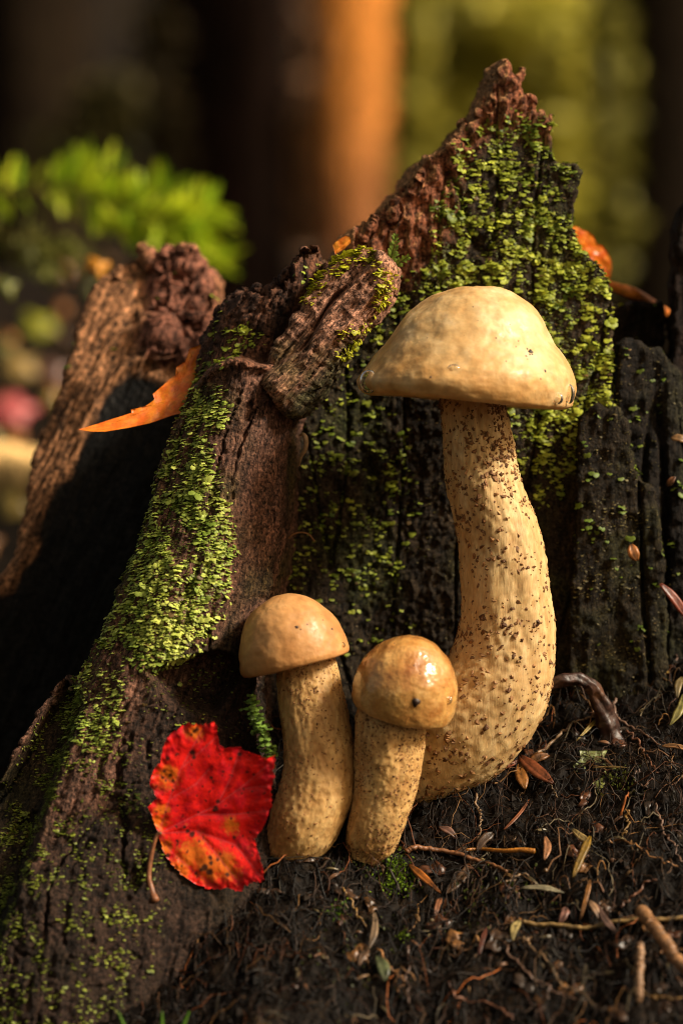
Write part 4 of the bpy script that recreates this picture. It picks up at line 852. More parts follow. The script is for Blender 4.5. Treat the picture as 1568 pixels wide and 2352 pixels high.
# broken dark twig arching out of the soil
P = catmull([at(1258, 1574, 1.0), at(1290, 1562, 1.0), at(1325, 1560, 1.1), at(1352, 1572, 1.2), at(1372, 1600, 1.3), at(1388, 1640, 1.4), at(1398, 1680, 1.4), at(1412, 1730, 1.3), at(1420, 1770, 1.2)], 130)
rad = np.interp(np.arange(130), [0, 54, 70, 129], [0.15, 0.165, 0.23, 0.28])*(1+0.16*fbm(np.stack([np.arange(130)*0.07, np.zeros(130), np.zeros(130)], -1), 3, 5))
V, F = tube(P, rad, 22); ii = np.arange(130*22); aa = (ii % 22)*2*math.pi/22; tq = np.stack([np.cos(aa)*1.6, np.sin(aa)*1.6, (ii//22)*0.045], -1); V[:130*22] += (V[:130*22]-np.repeat(P, 22, 0))*(0.55*fbm(tq, 3, 61)+0.12*ridged(tq*[3, 3, 1], 2, 63))[:, None]; tag(obj('twig', V, F, M_twig, None, np.clip(np.array([0.036, 0.015, 0.010])[None]*(1+1.3*fbm(V*7, 3, 9))[:, None]+np.array([0.30, 0.14, 0.06])[None]*(np.exp(-(np.linalg.norm(V-P[60], axis=1)/0.16)**2)+0.5*np.exp(-(np.linalg.norm(V-P[0], axis=1)/0.13)**2))[:, None], 0.005, 1)), 'bent dark broken twig arching out of the soil beside the tall mushroom', 'twig')
r6 = lambda L: [(784+x*0.5, 1568+y*0.5) for x, y in L]
r6b = lambda L: [(878+x*0.44, 1819+y*0.44) for x, y in L]
twig(r6([(300, 825), (330, 798), (380, 792), (470, 805), (550, 830), (630, 852), (700, 875), (760, 905)]), 0.075, 0.045, (0.20, 0.085, 0.035), 'smooth tan rootlike twig crossing below the short mushroom', 0.18, seed=1, wob=0.04)
twig(r6([(570, 822), (640, 814), (740, 812), (830, 815), (885, 826)]), 0.035, 0.075, (0.42, 0.16, 0.02), 'orange leaf stalk lying on the soil below the mushrooms', 0.22, seed=2, wob=0.0, name='leaf_stalk', cat='stalk')
twig(r6([(835, 1135), (900, 1150), (1000, 1165), (1110, 1165), (1230, 1152), (1360, 1138), (1480, 1130), (1600, 1120)]), 0.06, 0.055, (0.24, 0.15, 0.055), 'long thin pale twig lying across the lower slope', 0.20, seed=3, wob=0.03, knots=0.3)
twig(r6([(1375, 1195), (1420, 1260), (1480, 1350), (1540, 1430), (1620, 1500)]), 0.17, 0.15, (0.26, 0.13, 0.055), 'thick blurred brown twig at the bottom of the slope', 0.8, seed=4)
twig(r6([(1372, 1330), (1368, 1400), (1366, 1480), (1368, 1580)]), 0.10, 0.09, (0.28, 0.16, 0.085), 'stubby pale twig standing below the thick brown one', 0.6, seed=5)
twig(r6([(990, 570), (950, 480), (900, 420)]), 0.02, 0.02, (0.12, 0.07, 0.03), 'short dark rootlet near the brown husk', 0.15, seed=6, name='rootlet', cat='rootlet')
root_specs = [r6([(870, 375), (960, 310), (1020, 240), (1080, 205), (1160, 175), (1190, 165)]), r6([(1260, 90), (1255, 150), (1270, 190), (1330, 230), (1400, 270), (1460, 320)]), r6([(1310, 250), (1370, 310), (1420, 400), (1450, 440)]),
              r6([(1365, 425), (1340, 460), (1350, 490), (1400, 510)]), r6([(1230, 745), (1300, 755), (1380, 800), (1470, 840), (1530, 870)]), r6([(1315, 620), (1310, 690), (1295, 745)]), r6([(835, 1190), (900, 1260), (960, 1340), (1010, 1410), (1100, 1460), (1160, 1500)]),
              r6([(740, 1230), (800, 1310), (860, 1380), (940, 1420), (1010, 1470), (1120, 1490)]), r6([(490, 1400), (530, 1480), (640, 1500), (740, 1540), (790, 1570)]), r6([(300, 1240), (310, 1330), (300, 1420), (310, 1500)]), r6([(160, 1250), (240, 1350), (290, 1400), (260, 1440)]),
              r6([(0, 970), (40, 1030), (75, 1100), (110, 1150)]), r6([(620, 540), (630, 620), (640, 680), (620, 760)]), r6([(1440, 590), (1480, 700), (1520, 780), (1560, 850)]), r6([(1280, 1060), (1330, 1010), (1400, 975), (1440, 940)]), r6([(950, 1420), (930, 1500), (880, 1560)]),
              r6([(1470, 1265), (1540, 1255), (1600, 1262)]), r6([(1380, 1460), (1460, 1475), (1560, 1490)]), r6([(760, 950), (800, 915), (850, 920), (900, 965)]), r6([(700, 440), (780, 400), (845, 375)]),
              [(1440, 1300), (1436, 1380), (1430, 1450), (1420, 1500), (1412, 1545)], [(1545, 1400), (1550, 1470), (1552, 1530)], [(1520, 1480), (1490, 1515), (1470, 1560)]]
rcol = [(0.20, 0.12, 0.06), (0.16, 0.09, 0.06), (0.15, 0.06, 0.03), (0.12, 0.07, 0.05), (0.26, 0.12, 0.04), (0.22, 0.12, 0.03)]
root_labels = ['knobbly grey brown rootlet running from the tall mushroom foot to the arching twig', 'dark rootlet winding down behind the arching twig', 'thin red brown rootlet sloping away from the arching twig', 'small hooked rootlet right of the torn green leaf scrap', 'long tan rootlet trailing right from the mustard needle', 'short upright ochre rootlet joining the long tan one', 'smooth olive rootlet curving down from the end of the long pale twig', 'brown rootlet wandering below the long pale twig', 'forked brown rootlet along the bottom of the soil', 'upright wavy rootlet below the short mushroom on dark soil', 'thin looping rootlet beside the upright wavy one', 'reddish rootlet below the foot of the brown capped mushroom', 'wiry ochre rootlet hanging under the foot of the tall mushroom', 'long dark rootlet descending at the right of the slope', 'pale branching rootlet above the right part of the long twig', 'short ochre rootlet branching down to the bottom of the soil', 'dark red rootlet passing behind the thick brown twig', 'thin brown rootlet passing under the thick brown twig', 'curved rootlet between the tan twig and the cream needle', 'slim rootlet above the reddish bud husk', 'tan rootlet hanging down the dark side column', 'short rootlet hanging beside the dark red bark strip', 'tiny rootlet crossing below the dark red bark strip']
for i, L in enumerate(root_specs):
    twig(L, 0.035 if i not in (0, 1) else 0.05, 0.022, rcol[i % 6], root_labels[i], 0.12, 'rootlet', 'rootlets lying on the soil', 36, 0.14, 20+i, 6, 0.2, 'rootlet')

def needle(a, b, w, colr, label, group, lift=0.1, seed=0, name='needle', cat='needle', bend=0.06, lift_b=None, Ya=None):
    """flat blade between two points of the slope, keeled along the middle"""
    if Ya is not None: A, B_ = at(a[0], a[1], Ya), at(b[0], b[1], Ya-0.1)
    else: A, B_ = on_ground(a[0], a[1], lift), on_ground(b[0], b[1], lift if lift_b is None else lift_b)
    ax = B_-A; Ln = np.linalg.norm(ax); ax = ax/Ln; up = np.array([0.1*math.sin(seed*1.7), -0.75, 0.65]); sd = np.cross(ax, up); sd /= np.linalg.norm(sd); up = np.cross(sd, ax)
    n = 12; t_ = np.linspace(0, 1, n); slim = name in ('needle', 'grass_blade'); wd = (0.74*w*np.minimum(1, 3.2*np.minimum(t_+0.06, (1-t_)*0.8+0.01))**0.6*(1+0.12*np.sin(t_*9+seed*2.1)) if slim else w*np.minimum(1, 2.8*np.minimum(t_+0.05, (1-t_)+0.02))**0.6); side = Ln*0.07*math.sin(seed*3.7)*np.sin(t_*math.pi); tw = 0.5*math.sin(seed*5.3)*(t_-0.5)
    rows = []
    for s_, h in ((-1, 0.0), (-0.5, 0.012), (0, -0.012), (0.5, 0.012), (1, 0.0)):
        rows.append(A+ax*(t_*Ln)[:, None]+sd*(wd*s_*0.5*np.cos(tw)+side)[:, None]+up*(h*w*8+bend*np.sin(t_*math.pi)+wd*s_*0.5*np.sin(tw))[:, None])
    top = np.stack(rows, 1); bot = top-up*0.022; V = np.vstack([top.reshape(-1, 3), bot.reshape(-1, 3)]); m_ = n*5
    F = grid_faces(n, 5); Fb = F[:, ::-1]+m_; i = np.arange(n-1)
    e1 = np.stack([i*5, (i+1)*5, (i+1)*5+m_, i*5+m_], 1); e2 = np.stack([i*5+4, i*5+4+m_, (i+1)*5+4+m_, (i+1)*5+4], 1)
    j = np.arange(4); e3 = np.stack([j, j+m_, j+1+m_, j+1], 1); e4 = np.stack([(n-1)*5+j, (n-1)*5+j+1, (n-1)*5+j+1+m_, (n-1)*5+j+m_], 1)
    c = np.tile(np.array(colr), (len(V), 1))*(0.72+0.75*fbm(V*4, 3, seed)-0.3*np.tile(np.repeat(np.abs(t_-0.5)**2*3, 5), 2))[:, None]; mid = np.zeros(m_); mid[2::5] = 1; c *= (1-0.35*np.r_[mid, mid])[:, None]
    return tag(obj(name, V, np.vstack([F, Fb, e1, e2, e3, e4]), M_litter, None, np.clip(c, 0.004, 1)), label, cat, group)
named = [((1140, 800), (1060, 1005), 0.26, (0.30, 0.17, 0.015), 'broad mustard yellow needle standing on the lower slope', 0.5), ((825, 982), (1020, 1025), 0.20, (0.42, 0.36, 0.22), 'pale cream flat needle lying above the long twig', 0.22),
         ((820, 1150), (785, 1245), 0.27, (0.46, 0.36, 0.14), 'short pale yellow needle hanging from the end of the long twig', 0.3), ((1030, 1080), (1000, 1160), 0.30, (0.24, 0.11, 0.08), 'dusky pink brown needle touching the long twig', 0.25),
         ((1165, 1065), (1275, 1220), 0.24, (0.20, 0.11, 0.08), 'brown ribbed needle crossing over the long twig', 0.26), ((1135, 1060), (1185, 1160), 0.22, (0.42, 0.24, 0.13), 'pale tan needle leaning on the long twig', 0.3),
         ((1140, 960), (1095, 1150), 0.16, (0.34, 0.14, 0.03), 'narrow rusty needle reaching down to the long twig', 0.3), ((1060, 730), (1150, 800), 0.26, (0.44, 0.31, 0.12), 'crumpled straw coloured needle above the mustard one', 0.3),
         ((445, 700), (530, 770), 0.28, (0.20, 0.10, 0.07), 'purplish brown needle near the foot of the short mushroom', 0.2), ((695, 725), (620, 810), 0.34, (0.13, 0.075, 0.045), 'dark translucent needle above the orange stalk', 0.2),
         ((600, 860), (480, 1010), 0.40, (0.13, 0.065, 0.03), 'dark brown papery needle below the tan twig', 0.16), ((310, 880), (455, 1020), 0.26, (0.42, 0.13, 0.02), 'orange folded needle below the foot of the short mushroom', 0.22),
         ((455, 1030), (430, 1110), 0.20, (0.28, 0.11, 0.05), 'small rusty needle under the orange folded one', 0.2), ((150, 1130), (125, 1280), 0.24, (0.30, 0.20, 0.12), 'pale brown needle standing low below the red leaf', 0.3),
         ((125, 1270), (80, 1340), 0.24, (0.18, 0.10, 0.055), 'dull brown needle at the very bottom below the red leaf', 0.2), ((165, 1300), (200, 1420), 0.32, (0.12, 0.14, 0.06), 'greyish green flake low on the soil', 0.25),
         ((820, 405), (970, 530), 0.40, (0.20, 0.055, 0.02), 'glossy reddish brown bud husk on the soil', 0.35), ((815, 440), (840, 540), 0.34, (0.38, 0.15, 0.03), 'glossy amber bud husk beside the reddish one', 0.30),
         ((860, 410), (955, 375), 0.28, (0.22, 0.085, 0.02), 'brown torn leaf shred above the bud husks', 0.2), ((700, 445), (845, 378), 0.14, (0.26, 0.06, 0.02), 'slim dark red needle under the tall mushroom foot', 0.22),
         ((935, 750), (930, 850), 0.20, (0.44, 0.20, 0.09), 'small pale bud scale on the soil', 0.2), ((745, 720), (860, 580), 0.13, (0.30, 0.09, 0.03), 'red brown needle slanting across the soil', 0.22), ((630, 1290), (670, 1155), 0.16, (0.13, 0.035, 0.018), 'dark maroon needle on the lower soil', 0.2),
         ((1180, 190), (1075, 310), 0.13, (0.40, 0.28, 0.06), 'straw yellow needle beside the arching twig', 0.2), ((1285, 55), (1355, 0), 0.10, (0.52, 0.33, 0.05), 'bright straw needle above the arching twig', 0.2),
         ((1568, 120), (1505, 255), 0.30, (0.22, 0.19, 0.05), 'olive tan grass blade at the right of the slope', 0.3), ((1560, 30), (1540, 140), 0.26, (0.24, 0.17, 0.06), 'tan grass blade above the olive one', 0.3), ((1470, 325), (1600, 355), 0.22, (0.40, 0.20, 0.08), 'pinkish tan needle at the right of the slope', 0.2),
         ((1150, 427), (1320, 427), 0.07, (0.36, 0.24, 0.08), 'thin straight straw lying below the green leaf scrap', 0.2), ((1270, 0), (1340, 25), 0.26, (0.30, 0.19, 0.06), 'pale split straw behind the arching twig', 0.2), ((1400, 0), (1510, -5), 0.18, (0.36, 0.22, 0.05), 'tan straw lying high on the slope', 0.2)]
for i, (a, b_, w, c, lab, lf_) in enumerate(named):
    A, B_ = r6([a, b_]); nm = 'bud_husk' if 'husk' in lab or 'scale' in lab else ('leaf_flake' if 'flake' in lab or 'shred' in lab else ('grass_blade' if 'grass' in lab or 'straw l' in lab or 'straw b' in lab else 'needle'))
    needle(A, B_, w, c, lab, None, lf_, i, nm, nm.split('_')[-1])
needle((1515, 1340), (1575, 1420), 0.28, (0.24, 0.055, 0.03), 'dark red brown bark strip leaning at the right edge', None, 0.3, 91, 'bark_strip', 'bark', Ya=2.0)
needle((1448, 1250), (1462, 1288), 0.32, (0.46, 0.17, 0.04), 'small orange leaf scrap stuck on the dark side column', None, 0.3, 92, 'leaf_flake', 'flake', Ya=1.9)
needle((1540, 1005), (1575, 1015), 0.26, (0.40, 0.22, 0.09), 'small tan bud scale at the right edge of the stump', None, 0.3, 93, 'bud_husk', 'husk', Ya=2.8)
needle((1530, 1115), (1550, 1095), 0.20, (0.30, 0.13, 0.06), 'brown seed lodged in the gap between columns', None, 0.3, 94, 'seed', 'seed', Ya=2.6)
# green leaf scrap
GL = r6([(1060, 380), (1100, 350), (1095, 318), (1150, 320), (1225, 318), (1205, 345), (1215, 380), (1170, 400), (1120, 402), (1080, 408)])
gb = on_ground(*r6([(1140, 365)])[0], 0.35)
simple_leaf('leaf_scrap', 'torn grey green leaf scrap on the soil right of the mushrooms', GL, r6([(1140, 362)])[0], gb[1], lambda P, e: 0.01*(1750-P[:, 1])+0.06*fbm(P3(P)*0.08, 2, 761), (0.10, 0.12, 0.04), (0.20, 0.22, 0.08), (GL[0], GL[4]), 760, 'leaf', None, 0.5, M_litter)
GL2 = r6([(1180, 520), (1170, 480), (1150, 465), (1185, 450), (1200, 440), (1215, 470), (1240, 490), (1210, 510), (1190, 540)])
gb = on_ground(*r6([(1195, 490)])[0], 0.3)
simple_leaf('leaf_scrap', 'small yellow green leaf scrap below the larger torn one', GL2, r6([(1195, 490)])[0], gb[1], lambda P, e: 0.01*(1810-P[:, 1])+0.04*fbm(P3(P)*0.08, 2, 763), (0.12, 0.14, 0.03), (0.24, 0.25, 0.05), (GL2[0], GL2[5]), 762, 'leaf', None, 0.3, M_litter)
rg = np.random.default_rng(77); made = 0
kinds = [((0.24, 0.11, 0.05), 'brown'), ((0.36, 0.19, 0.07), 'tan'), ((0.16, 0.06, 0.03), 'dark red brown'), ((0.40, 0.30, 0.14), 'pale straw')]
while made < 70:
    px, py = rg.uniform(640, 1560), rg.uniform(1600, 2340)
    if py < 1950 and px < 1300-(py-1600)*0.9: continue
    c, nm = kinds[rg.integers(0, 4)]; ang = rg.uniform(0, math.pi); L = rg.uniform(14, 40)
    needle((px, py), (px+L*math.cos(ang), py+L*math.sin(ang)*0.8), rg.uniform(0.05, 0.13), np.array(c)*rg.uniform(0.5, 1.1), 'tiny %s needle scattered on the dark soil' % nm, 'tiny %s needles on the soil' % nm, 0.10, 100+made); made += 1
def fragment(px, py, r, colr, label, group, seed):
    rg = np.random.default_rng(seed); c = on_ground(px, py, 0.06); n = 14; a = np.linspace(0, 2*math.pi, n, endpoint=False); R_ = r*rg.uniform(0.55, 1.2, n)*(1+0.35*np.cos(2*a+seed))
    u = np.array([math.cos(seed), math.sin(seed)*0.6, math.sin(seed)*0.45]); w = np.cross(u, [0.1, -0.7, 0.7]); w /= np.linalg.norm(w); nv = np.cross(w, u); nv = nv*np.sign(nv[2]+1e-6)
    rows = [c+f*R_[:, None]*(np.cos(a)[:, None]*u+np.sin(a)[:, None]*w*0.7)+nv*(0.10*r*np.sin(3*a+seed)*f+0.35*r*(1-f*f)*np.cos(a*2+seed)*0.5)[:, None] for f in (0.35, 0.7, 1.0)]
    top = np.vstack(rows+[c[None]]); m_ = len(top); V = np.vstack([top, top-nv*0.03]); F = grid_faces(3, n, True); i = np.arange(n); j = (i+1) % n
    T = np.stack([j, i, np.full(n, m_-1)], 1); E = np.stack([2*n+i, 2*n+j, m_+2*n+j, m_+2*n+i], 1)
    cc = np.array(colr)[None]*(0.8+0.9*fbm(V*4, 3, seed))[:, None]
    return tag(obj('leaf_fragment', V, [np.vstack([F, F[:, ::-1]+m_, E]), np.vstack([T, T[:, ::-1]+m_])], M_litter, None, np.clip(cc, 0.004, 1)), label, 'leaf fragment', group)
fk = [((0.10, 0.035, 0.014), 'reddish brown'), ((0.07, 0.035, 0.018), 'dark brown'), ((0.17, 0.075, 0.022), 'russet'), ((0.045, 0.028, 0.018), 'blackish')]
rg = np.random.default_rng(66); made = 0
while made < 44:
    px, py = rg.uniform(620, 1560), rg.uniform(1640, 2345)
    if py < 1970 and px < 1330-(py-1600)*0.9: continue
    c_, nm = fk[rg.integers(0, 4)]; fragment(px, py, rg.uniform(0.16, 0.42), np.array(c_)*rg.uniform(0.7, 1.4), 'crumpled %s leaf fragment half buried in the soil' % nm, '%s leaf fragments in the soil' % nm, 300+made); made += 1
# uncountable tangle of rootlets and crumbs
B = Batch(); rg = np.random.default_rng(88)
pal = np.array([(0.10, 0.045, 0.020), (0.15, 0.075, 0.035), (0.05, 0.030, 0.020), (0.30, 0.15, 0.05), (0.28, 0.085, 0.022), (0.14, 0.11, 0.065)])
NR = 5200; x0 = rg.uniform(-5.5, 11.5, NR); y0 = rg.uniform(-11.5, 5, NR)
for i in range(NR):
    n = 9; ln = rg.lognormal(-0.15, 0.5); a0 = rg.uniform(0, 2*math.pi); cur = np.cumsum(rg.normal(0, 0.45, n)); st = ln/n
    x = x0[i]+np.cumsum(np.cos(a0+cur))*st; y = y0[i]+np.cumsum(np.sin(a0+cur))*st
    z = near_z(x, y)+0.02+0.22*abs(rg.normal())*np.sin(np.linspace(0.1, math.pi-0.1, n))+rg.normal(0, 0.03, n)
    V, F = tube(np.stack([x, y, z], -1), rg.lognormal(-4.35, 0.4)*np.linspace(1.1, 0.6, n), 4, False)
    B.add(V, F, pal[rg.integers(0, 6)]*min(1.5, rg.lognormal(-2.5, 1.25)))
tag(B.build('rootlet_tangle', M_root), 'tangle of fine dark rootlets and fibres covering the soil', None, None, 'stuff')
B = Batch(); NR = 5200; xx = rg.uniform(-5.5, 11.5, NR); yy = rg.uniform(-11.5, 5, NR); zz = near_z(xx, yy)
ico = np.array([(0, 0, 1), (0.9, 0, 0.1), (0, 0.9, -0.1), (-0.9, 0, 0.1), (0, -0.9, -0.1), (0, 0, -0.8)]); icf = np.array([(0, 1, 2), (0, 2, 3), (0, 3, 4), (0, 4, 1), (5, 2, 1), (5, 3, 2), (5, 4, 3), (5, 1, 4)])
for i in range(NR):
    s_ = rg.lognormal(-2.9, 0.5); V = ico*rg.uniform(0.5, 1.3, (6, 3))*s_; B.add(V+[xx[i], yy[i], zz[i]+s_*0.2], icf, np.array([0.008, 0.005, 0.003])*rg.lognormal(-0.6, 0.8))
tag(B.build('soil_crumbs', M_soil, None, False), 'crumbs of dark rotten wood and soil', None, None, 'stuff')
# moss bits on the soil
B = Batch()
for (px, py, r, n, cg) in [(912, 2030, 45, 260, (0.16, 0.26, 0.01)), (905, 1990, 30, 90, (0.10, 0.17, 0.01)), (775, 2100, 25, 50, (0.10, 0.20, 0.01)), (1420, 1800, 40, 90, (0.15, 0.18, 0.03)), (930, 2160, 20, 25, (0.14, 0.22, 0.01)), (1130, 2070, 120, 120, (0.07, 0.09, 0.015)), (850, 2200, 160, 160, (0.06, 0.07, 0.02)), (850, 1985, 60, 120, (0.06, 0.08, 0.02))]:
    for j in range(n):
        p = on_ground(px+rg.normal(0, r*0.5), py+rg.normal(0, r*0.4), rg.uniform(0, 0.12)); dr = rg.normal(0, 0.5, 3)+[0, -0.4, 0.8]; dr /= np.linalg.norm(dr); w = np.cross(dr, rg.normal(0, 1, 3)); w /= np.linalg.norm(w); nv = np.cross(w, dr); L = rg.uniform(0.05, 0.12)
        B.add(p+LOBE_V[:, 0:1]*w*L*0.7+LOBE_V[:, 1:2]*dr*L+LOBE_V[:, 2:3]*nv*L, LOBE_F, np.array(cg)*rg.uniform(0.5, 1.4))
tag(B.build('soil_moss', M_moss), 'small bright moss sprigs scattered on the soil', None, None, 'stuff')
for (x, dx) in [(285, -14), (372, 0), (420, 14)]:
    a = at(x-dx, 2400, -7.0); b_ = at(x+dx, 2326, -7.2); p = catmull([a, (a+b_)/2+[0, -0.1, 0.05], b_], 12); V, F = tube(p, np.linspace(0.10, 0.02, 12), 6); V[:, 1] = a[1]+(V[:, 1]-a[1])*0.5
    tag(obj('grass_blade', V, F, M_foliage, None, np.tile([0.10, 0.22, 0.02], (len(V), 1))), 'green grass tip at the foot of the root flare', 'grass', 'grass tips at the foot of the root flare')

# ------------------------------------------------------------------ the forest behind
def leaf_cloud(centres, radii, n, size, c1, c2, seed):
    rg = np.random.default_rng(seed); centres = np.asarray(centres, float); radii = np.asarray(radii, float)
    w = radii.prod(1)**0.66; ci = rg.choice(len(centres), n, p=w/w.sum()); d = rg.normal(0, 1, (n, 3)); d /= np.linalg.norm(d, axis=1, keepdims=True)
    P = centres[ci]+d*radii[ci]*(rg.random((n, 1))**0.45)
    a = rg.normal(0, 1, (n, 3)); a /= np.linalg.norm(a, axis=1, keepdims=True); b = np.cross(a, rg.normal(0, 1, (n, 3))+[0, 0, 1.0]); b /= np.linalg.norm(b, axis=1, keepdims=True)
    nn = np.cross(a, b); s = (size*rg.uniform(0.6, 1.3, n))[:, None]
    V = np.stack([P-a*s, P+b*s*0.45+nn*s*0.12, P+a*s, P-b*s*0.45+nn*s*0.12], 1).reshape(-1, 3)
    F = (np.array([[0, 1, 2], [0, 2, 3]])[None]+(np.arange(n)*4)[:, None, None]).reshape(-1, 3)
    c = np.array(c1)+(np.array(c2)-np.array(c1))*rg.random((n, 1)); return V, F, np.repeat(c*rg.uniform(0.7, 1.3, (n, 1)), 4, 0)
def tree(px, Y, wpx, c_lo, c_hi, label, seed, lean=0.0, height=900, shade_crown=True, ccol=((0.05, 0.09, 0.01), (0.10, 0.14, 0.02)), grad=False):
    x0 = at(px, 600, Y)[0]; r = wpx*pxs(Y)/2; zb = float(ground_z(np.array([x0]), np.array([Y]))[0]); root = empty('tree', (x0, Y, zb)); tag(root, label, 'tree', 'trees behind the stump')
    n = 60; zz = np.linspace(zb-4, zb+height, n); path = np.stack([x0+lean*(zz-5)+r*0.25*fbm(np.stack([zz*0.01, zz*0, zz*0+seed], -1), 2, seed), np.full(n, Y), zz], -1)
    V, F = tube(path, r*(1-0.5*(zz-zz[0])/(height))*(1+0.35*np.exp(-(zz-zb)/12)), 40)
    nrm = V.copy(); nrm[:, 0] -= x0; nrm[:, 1] -= Y; nrm[:, 2] = 0; nrm /= np.linalg.norm(nrm, axis=1, keepdims=True)+1e-6
    V = V+nrm*(r*0.10*ridged(V*[1.2/ r*2, 1.2/r*2, 0.06], 2, seed))[:, None]
    nz = sstep(-0.5, 0.5, fbm(V*[0.1, 0.1, 0.05], 3, seed))
    if grad: nz = np.clip(sstep(14, 62, V[:, 2])+0.35*(nz-0.5), 0, 1)
    obj('trunk', V, F, M_bark, root, np.array(c_lo)+(np.array(c_hi)-np.array(c_lo))*nz[:, None])
    if shade_crown:  # leaf masses out of view, added to shade the forest behind
        rg = np.random.default_rng(seed); cs = [(x0+rg.normal(0, 110), Y+rg.normal(0, 110), zb+height*rg.uniform(0.5, 1.0)) for _ in range(16)]
        CV, CF, CC = leaf_cloud(cs, [(90, 90, 40)]*16, 2600, 10.0, *ccol, seed); obj('shade_crown', CV, CF, M_foliage, root, CC, False)
    return root
tree(812, 460, 215, (0.20, 0.085, 0.045), (0.62, 0.23, 0.045), 'slim tree with orange bark behind the stump', 811, grad=True, shade_crown=False)
tree(500, 380, 300, (0.005, 0.0028, 0.002), (0.012, 0.006, 0.004), 'dark wet tree trunk behind the stump under an added unseen canopy', 812, height=950)
tree(1530, 340, 250, (0.007, 0.005, 0.003), (0.014, 0.009, 0.005), 'dark tree trunk behind the set back column', 813, height=950)
tree(70, 560, 260, (0.010, 0.006, 0.004), (0.018, 0.012, 0.006), 'far dark tree trunk above the bright conifer branch', 814, height=1000)
def shrub(cl, n, size, c1, c2, label, seed, Y):
    cs = [at(p[0], p[1], Y+p[4] if len(p) > 4 else Y) for p in cl]; k = pxs(Y); rad = [(p[2]*k, min(p[2]*k, 18), p[3]*k) for p in cl]
    x0 = np.mean([c[0] for c in cs]); zb = float(ground_z(np.array([x0]), np.array([Y]))[0]); root = empty('shrub', (x0, Y, zb)); tag(root, label, 'shrub', 'shrubs behind the stump')
    V, F, C = leaf_cloud(cs, rad, n, size, c1, c2, seed); obj('foliage', V, F, M_foliage, root, C, False)
    B = Batch()
    for c in cs:
        pth = catmull([(x0, Y, zb-2), ((x0+c[0])/2, Y+2, (zb+c[2])/2+2), c], 14); V, F = tube(pth, np.linspace(0.5, 0.15, 14), 6); B.add(V, F, (0.04, 0.025, 0.012))
    B.build('stems', M_bark, root)
    return root
shrub([(990, 120, 80, 160), (990, 330, 80, 180), (980, 230, 60, 260), (1180, 60, 190, 120), (1080, 260, 130, 140), (1270, 330, 130, 160), (1160, 480, 200, 120), (1270, 180, 120, 120), (1010, 420, 70, 120), (1330, 460, 70, 110), (1080, 40, 120, 100)], 11000, 3.8, (0.42, 0.40, 0.05), (0.68, 0.61, 0.12), 'yellow green leafy shrub between the orange tree and the dark trunk', 821, 400)
shrub([(260, 260, 110, 90), (200, 330, 140, 70)], 300, 3.4, (0.05, 0.045, 0.01), (0.10, 0.075, 0.02), 'dim olive brown shrub behind the conifer branch', 822, 420)
shrub([(955, 60, 45, 140), (950, 250, 40, 150), (945, 430, 45, 150), (965, 540, 40, 80)], 420, 3.6, (0.36, 0.33, 0.04), (0.60, 0.52, 0.10), 'thin yellow green sapling leaves overlapping the orange trunk', 824, 370)
shrub([(700, 100, 45, 160), (690, 330, 40, 160), (700, 520, 45, 100)], 200, 3.0, (0.14, 0.07, 0.03), (0.22, 0.11, 0.05), 'sparse brown sapling leaves left of the orange trunk', 825, 400)
shrub([(1400, 100, 50, 150), (1405, 320, 45, 150), (1400, 520, 50, 120)], 260, 3.4, (0.16, 0.15, 0.02), (0.30, 0.27, 0.05), 'dim green sapling leaves before the dark trunk', 826, 330)
shrub([(360, 100, 60, 150), (380, 330, 55, 150), (330, 480, 60, 100)], 160, 3.2, (0.03, 0.022, 0.008), (0.06, 0.04, 0.012), 'dim brown sapling leaves before the wet trunk', 827, 360)
shrub([(250, 720, 110, 90), (130, 640, 90, 80), (320, 800, 80, 60)], 300, 1.4, (0.07, 0.08, 0.01), (0.13, 0.13, 0.02), 'low dull green undergrowth left of the stump', 823, 130)

